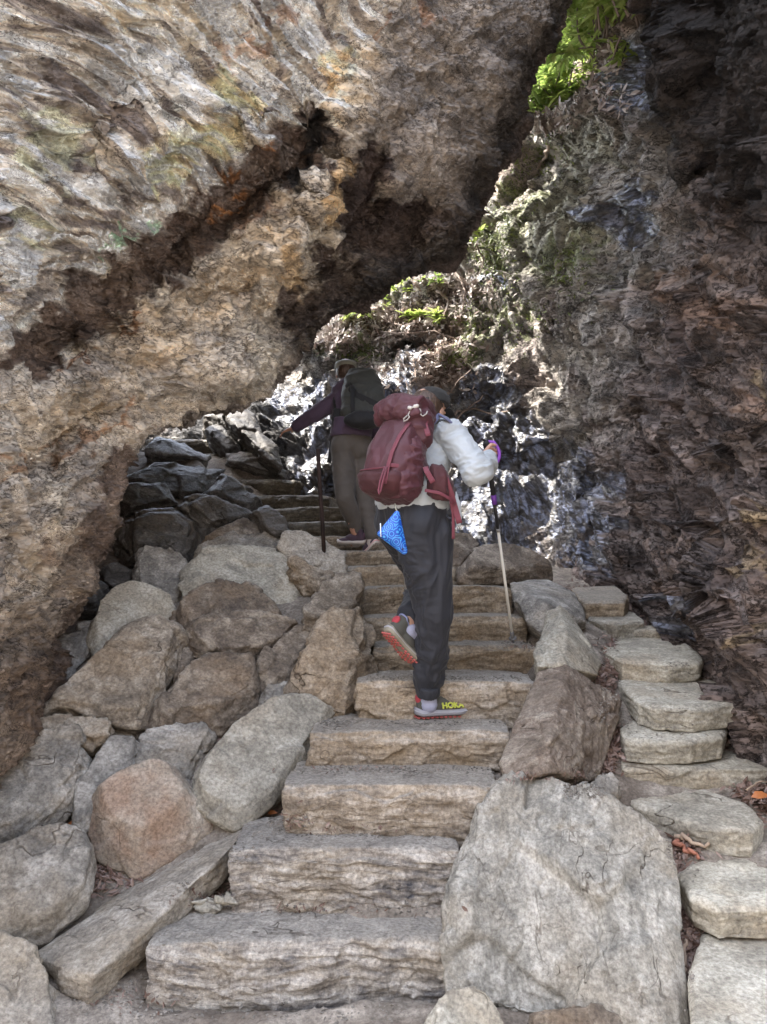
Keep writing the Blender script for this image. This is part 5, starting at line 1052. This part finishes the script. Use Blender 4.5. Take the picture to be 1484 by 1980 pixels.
def strap(name, pts, w_, mat, root=BP, nrm=None, th=.0022):
    pts = np.array(pts); tt = np.linspace(0, len(pts) - 1, len(pts) * 3); pth = np.stack([np.interp(tt, range(len(pts)), pts[:, k]) for k in range(3)], -1)
    tg = np.gradient(pth, axis=0); R_ = []
    for p_, t_ in zip(pth, tg):
        s = np.cross(t_, nrm if nrm is not None else pn); s /= np.linalg.norm(s); u_ = np.cross(t_, s); u_ /= np.linalg.norm(u_); R_.append((p_, s * w_ / 2, u_ * th))
    v, f = loft(R_, 12, 4); return part(name, v, f, mat, root)
strap('seam_strap', [BW(.062, .075, .012), BW(.066, .080, .10), BW(.070, .072, .19), BW(.085, .052, .29), BW(.11, .02, .38)], .020, MARL)
v, f = [], []; tube(v, f, [BW(-.16, .02, .098), BW(-.13, .062, .093), BW(-.05, .082, .092), (BW(.03, .082, .097)), BW(.058, .085, .10)], .0035, 8); part('piping', v, f, MARL, BP)
v, f = [], []; tube(v, f, [BW(-.165, -.01, .105), BW(-.178, .0, .098), BW(-.185, .01, .085)], .006, 8); part('pull_tab', v, f, MARL, BP)
strap('compression_strap', [BW(.07, .078, .115), BW(.12, .045, .12), BW(.165, -.02, .13), BW(.175, -.08, .14)], .018, MARL, nrm=np.cross(pr, pu) * .3 + pr)
v, f = [], []; lp = [BW(.052, .085, .10), BW(.048, .098, .02), BW(.048, .098, -.035), BW(.056, .098, -.055), BW(.064, .098, -.035), BW(.066, .098, .02), BW(.064, .085, .10)]; tube(v, f, lp, .0042, 8); part('tool_loop', v, f, MARL, BP)
# cords and toggles by the lid
v, f = [], []; tube(v, f, [BW(.135, .02, .455), BW(.115, .035, .44), BW(.108, .04, .415), BW(.12, .04, .40), BW(.112, .042, .385), BW(.09, .042, .375), BW(.085, .042, .39), BW(.105, .04, .41)], .0034, 8); part('cord', v, f, plain('grey_cord', (.33, .31, .29), .8), BP)
v, f = [], []; tube(v, f, [BW(.14, .02, .462), BW(.165, .015, .455), BW(.172, .012, .425), BW(.185, .008, .418), BW(.20, .0, .435), BW(.195, -.01, .455)], .0034, 8); part('cord', v, f, plain('grey_cord', (.33, .31, .29), .8), BP)
v, F = blend([cone(BW(.138, .03, .463), BW(.150, .03, .467), .011, .010), cone(BW(.112, .045, .452), BW(.12, .045, .45), .009, .009)], .003, 1); part('toggle', v, F, plain('pale_toggle', (.5, .48, .45), .5), BP)
strap('strap_end', [V3(825,808,3.42), V3(822,820,3.40), V3(829,843,3.38)], .024, MARL, nrm=np.array([0, -1, 0.]))
strap('strap_end', [V3(823,903,3.36), V3(826,912,3.34), V3(838,933,3.34)], .024, MARL, nrm=np.array([0, -1, 0.]))
# shoulder straps and hip belt
strap('shoulder_strap', [BW(.06, -.15, .40), V3(848,800,3.62), V3(868,812,3.56), V3(890,838,3.62), V3(893,862,3.72)], .050, cloth('blue_grey_strap', (.13, .14, .24)), nrm=np.array([.5, -.3, 1.]), th=.006)
v, F = blend([loft([(c, s1, s2) for c, s1, s2 in ((V3(816,925,3.47), np.array([0, 0, .05]), np.array([.01, -.02, 0])), (V3(835,930,3.385), np.array([0, 0, .078]), np.array([.012, -.020, 0])), (V3(855,935,3.385), np.array([0, 0, .075]), np.array([.016, -.016, 0])), (V3(868,945,3.44), np.array([0, 0, .055]), np.array([.02, -.01, 0])), (V3(876,955,3.52), np.array([0, 0, .03]), np.array([.016, 0, 0])))], 20)], .005, 3, fabric_fold(.004, (10, 10, 14), 55)); part('hip_belt', v, F, MARD, BP)
strap('belt_strap', [V3(852,905,3.42), V3(862,925,3.38), V3(873,955,3.40), V3(880,980,3.42), V3(889,1012,3.42)], .026, MARL, nrm=np.array([-.2, -1, 0]))
strap('belt_strap', [V3(822,948,3.36), V3(850,953,3.355), V3(872,965,3.38), V3(880,975,3.41)], .014, MARL, nrm=np.array([.2, -1, 0]))
strap('belt_strap', [V3(872,968,3.41), V3(877,995,3.43), V3(877,1020,3.44), V3(877,1042,3.45)], .014, MARL, nrm=np.array([0, -1, 0]))
strap('stabiliser', [V3(826,915,3.43), V3(845,908,3.40), V3(858,902,3.42)], .03, MARD, nrm=np.array([0, -1, .3]))
# small white print, a broken line of marks too small to read
v, f = [], []
for k in range(11):
    if k == 8: continue
    c = BW(-.078 + k * .0072, .0615, .118 - k * .0003); l_ = loft([(c + pu * -.0042, pr * .0027, pn * .0011), (c + pu * .0042, pr * .0027, pn * .0011)], 4); i = len(v); v += l_[0]; f += [tuple(q + i for q in g) for g in l_[1]]
part('print', v, f, plain('white_print', (.75, .7, .72), .6), BP, False)
# jacket's open hem hanging beside the belt
v, F = blend([loft([(V3(872,950,3.50), np.array([.03, 0, 0]), np.array([0, .010, 0])), (V3(880,975,3.48), np.array([.026, 0, 0]), np.array([0, .008, 0])), (V3(886,1000,3.48), np.array([.018, 0, 0]), np.array([0, .008, 0])), (V3(888,1018,3.48), np.array([.008, 0, 0]), np.array([0, .006, 0]))], 16)], .004, 2, fabric_fold(.004, (12, 12, 10), 44)); part('jacket_front', v, F, JW, H1)

# ---------------- the blue pouch swinging from the pack
PO = empty('pouch', V3(768,985,3.22), 'small blue triangular pouch with a wave pattern hanging from the maroon backpack', 'pouch')
m, t, b = newmat('blue_wave_print'); tc = N(t, 'ShaderNodeTexCoord'); vo = N(t, 'ShaderNodeTexVoronoi', Scale=30.0, Randomness=1.0); t.links.new(tc.outputs['Object'], vo.inputs['Vector'])
mm = N(t, 'ShaderNodeMath', operation='MULTIPLY'); t.links.new(vo.outputs['Distance'], mm.inputs[0]); mm.inputs[1].default_value = 26; sn = N(t, 'ShaderNodeMath', operation='SINE'); t.links.new(mm.outputs[0], sn.inputs[0])
cc = ramp(t, sn.outputs[0], [(.0, (.01, .07, .42)), (.45, (.015, .13, .58)), (.75, (.04, .27, .70)), (1, (.09, .40, .78))]); t.links.new(cc, b.inputs['Base Color']); b.inputs['Roughness'].default_value = .4
pts = []
for c_, r_ in ((V3(768,993,3.23), .012), (V3(735,1032,3.225), .012), (V3(782,1066,3.225), .014), (V3(760,1035,3.215), .02)):
    for q in np.linspace(0, 6.283, 10)[:-1]:
        for y in (-.014, .014): pts.append(c_ + np.array([math.cos(q) * r_, y * (1.4 if r_ == .02 else .8), math.sin(q) * r_]))
hv, hf2 = hull(np.array(pts)); v, nn, F = remesh(hv, hf2, .0032, 5); part('pouch_body', v, F, m, PO)
v, f = [], []; tube(v, f, [V3(736,1012,3.205), V3(737,1038,3.200)], .0022, 6); part('zip', v, f, plain('streak_glint', (.8, .85, .9), .4), PO)  # white glint on the pouch, made as a thin pale tube
v, f = [], []; tube(v, f, [V3(764,974,3.25), V3(766,984,3.24), V3(770,993,3.235), V3(775,1002,3.235)], .0035, 8); part('clip', v, f, plain('dull_metal_clip', (.35, .33, .25), .35, metal=.8), PO)
v, f = [], []; tube(v, f, [V3(779,1062,3.198), V3(779,1062,3.192)], .0045, 10); part('eyelet', v, f, plain('dark_eyelet', (.02, .02, .05), .4), PO)

# ---------------- the hiker farther up
H3 = empty('person', V3(692,1060,5.45), 'farther hiker in brown trousers and purple top, reaching one arm out to the rock', 'person', 'hikers climbing the steps')
hd2 = np.array([-.15, .98, 0]); rt2 = np.array([.98, .15, 0])
pel2 = V3(680,858,5.55); nk2 = V3(672,755,5.70); hc2 = V3(669,722,5.78)
hipl, knl, anl = V3(664,872,5.52), V3(668,965,5.42), V3(692,1040,5.50)
hipr, knr, anr = V3(700,872,5.56), V3(706,960,5.50), V3(720,1046,5.42)
sl_, el_, wl_ = V3(650,775,5.68), V3(606,803,5.66), V3(574,824,5.70)
sr_, er_, wr_ = V3(700,775,5.75), V3(726,830,5.85), V3(716,870,6.02)
OLV = cloth('brown_trouser_cloth', (.085, .072, .062), .8)
tr = [ell(pel2, rt2 * .150, hd2 * .125, UPZ * .13), loft([(pel2 + [0, 0, z], rt2 * w_, hd2 * .115) for z, w_ in ((-.05, .145), (.04, .145), (.09, .135))], 24), ell(pel2 + [-.06, -.05, -.04], rt2 * .085, hd2 * .085, UPZ * .10), ell(pel2 + [.06, -.04, -.04], rt2 * .085, hd2 * .085, UPZ * .10),
      cone(hipl, knl, .092, .068), cone(knl, anl + [0, 0, .05], .068, .046), cone(hipr, knr, .092, .068), cone(knr, anr + [0, 0, .04], .066, .044)]
v, F = blend(tr, .008, 3, fabric_fold(.005, (11, 11, 9), 211)); part('trousers', v, F, OLV, H3)
hp, HW2, s2_, f2_, u2_ = head_parts(hc2, (-.15, .95, .15), (-.05, .1, 1), .92)
handp = hand(wl_ + (wl_ - el_) * .12, wl_ - el_ + np.array([-.02, 0, .03]), (0, -.3, 1), (0, 1, .2), 14, .9)
handq = hand(wr_, (0, 1, -.1), (1, 0, 0), (0, 0, 1), 70, .9)
body = hp + [cone(hc2 + [0, -.02, -.05], nk2, .05, .058), cone(nk2, pel2, .08, .08), cone(sl_, el_, .045, .038), cone(el_, wl_ + (wl_ - el_) * .1, .037, .026), cone(sr_, er_, .045, .038), cone(er_, wr_, .037, .026), cone(hipl, knl, .07, .05), cone(knl, anl, .046, .034), cone(hipr, knr, .07, .05), cone(knr, anr, .046, .034),
       cone(anl, anl + [-.03, .02, -.035], .034, .03), cone(anr, anr + [0, .03, -.03], .034, .03)] + handp + handq
v, F = blend(body, .0055, 3); part('body', v, F, plain('skin_warm', (.42, .22, .15), .55, var=.08), H3)
PUR = cloth('purple_top', (.075, .050, .085), .9)
v, F = blend([cone(nk2 + [0, 0, -.02], nk2 + [-.005, 0, .035], .10, .062), cone(nk2 + [0, 0, -.03], pel2 + [0, 0, .10], .125, .132, .75, hd2), cone(sl_, sr_, .068, .068), cone(sl_, el_, .064, .056), cone(el_, wl_, .055, .042), cone(sr_, er_, .064, .056), cone(er_, wr_, .055, .042), loft([(pel2 + [0, 0, z], rt2 * w_, hd2 * .128) for z, w_ in ((.05, .152), (.10, .152), (.18, .14))], 24)], .007, 3, fabric_fold(.005, (12, 12, 14), 221)); part('top', v, F, PUR, H3)
v, F = blend([ell(HW2(0, -.03, .02), s2_ * .078, f2_ * .08, u2_ * .085), ell(HW2(0, -.06, -.05), s2_ * .05, f2_ * .04, u2_ * .06)], .005, 2); part('hair', v, F, hairmat('dark_hair', (.06, .035, .025)), H3)
CAP2 = cloth('grey_cap', (.24, .24, .20)); v, F = blend([loft([(HW2(0, 0, .045) + u2_ * z, s2_ * r, f2_ * r * 1.15) for z, r in ((-.015, .084), (0, .086), (.03, .082), (.05, .065), (.064, .02))], 24)], .005, 2); cq = part('cap', v, F, CAP2, H3)
v, F = blend([loft([(HW2(0, .085 + q * .06, .03 - q * q * .015), s2_ * (.07 - q * .02), u2_ * .005) for q in np.linspace(-.1, 1, 6)], 20)], .004, 2); sub('cap_visor', v, F, CAP2, cq, H3)
PSK = cloth('pale_sock', (.42, .36, .33))
for sk in (cone(anl + [0, 0, .03], anl + [-.01, .01, -.03], .038, .040), cone(anr + [0, 0, .02], anr + [0, .01, -.03], .038, .04)):
    v, F = blend([sk], .005, 2); part('sock', v, F, PSK, H3)
S2 = dict(upper=cloth('plum_upper', (.055, .03, .045), .85), mid=plain('cream_foam', (.52, .46, .42), .6), line=plain('cream_line', (.58, .52, .48), .6), lug=plain('tan_rubber', (.24, .21, .17), .8), tab=cloth('plum_tab', (.1, .05, .08)), collar=cloth('plum_collar', (.04, .025, .035)), lace=cloth('pale_lace', (.4, .38, .4)), logo=YEL)
zs = 1.61
a_ = V3(709,1063,5.45); a_[2] = zs + .028; shoe(H3, 'shoe', a_, a_ + np.array([-.93, .36, 0]) * .25 * .9, (0, 0, 1), 1, S2, None, 'dark shoe with a cream sole standing flat')
shoe(H3, 'shoe', V3(733,1052,5.36), V3(700,1088,5.48), np.array([-.45, .55, .70]), 1, dict(S2, line=plain('coral_line', (.6, .2, .2), .6)), None, 'shoe tipped up with its pale sole showing')
B2 = empty('backpack', V3(700,830,5.50), 'dark grey green daypack with black straps on the farther hiker', 'backpack')
DG = cloth('dark_grey_nylon', (.040, .042, .038), .8); BLK = cloth('black_nylon', (.010, .010, .012), .8)
v, F = blend([loft([(V3(697,822,5.50), rt2 * .12, hd2 * .07), (V3(700,800,5.50), rt2 * .155, hd2 * .10), (V3(702,765,5.55), rt2 * .155, hd2 * .11), (V3(702,735,5.62), rt2 * .135, hd2 * .10), (V3(700,716,5.66), rt2 * .09, hd2 * .06)], 24, 3)], .007, 3, fabric_fold(.008, (8, 8, 9), 231)); part('main_body', v, F, DG, B2)
v, F = blend([ell(V3(708,812,5.38), rt2 * .16, hd2 * .07, UPZ * .065)], .007, 2, fabric_fold(.006, (10, 10, 10), 232)); part('lower_pocket', v, F, BLK, B2)
strap('shoulder_strap', [V3(655,748,5.68), V3(650,772,5.60), V3(652,800,5.52), V3(660,825,5.50)], .045, BLK, B2, nrm=np.array([0, -1, .1]))
strap('strap', [V3(682,745,5.44), V3(682,780,5.38), V3(683,805,5.38)], .03, BLK, B2, nrm=np.array([0, -1, 0]))
strap('strap', [V3(672,742,5.48), V3(690,765,5.42), V3(735,785,5.42)], .05, BLK, B2, nrm=np.array([0, -1, 0]))
strap('side_strap', [V3(648,800,5.56), V3(644,840,5.52), V3(640,880,5.52), V3(636,895,5.52)], .03, BLK, B2, nrm=np.array([0, -1, 0]))
strap('side_strap', [V3(655,790,5.5), V3(650,812,5.48), V3(652,830,5.48)], .06, BLK, B2, nrm=np.array([0, -1, 0]))
pole('thin pole with a pale and dark banded shaft standing between the brown trousers', V3(690,930,5.60), V3(703,1062,5.62), False)
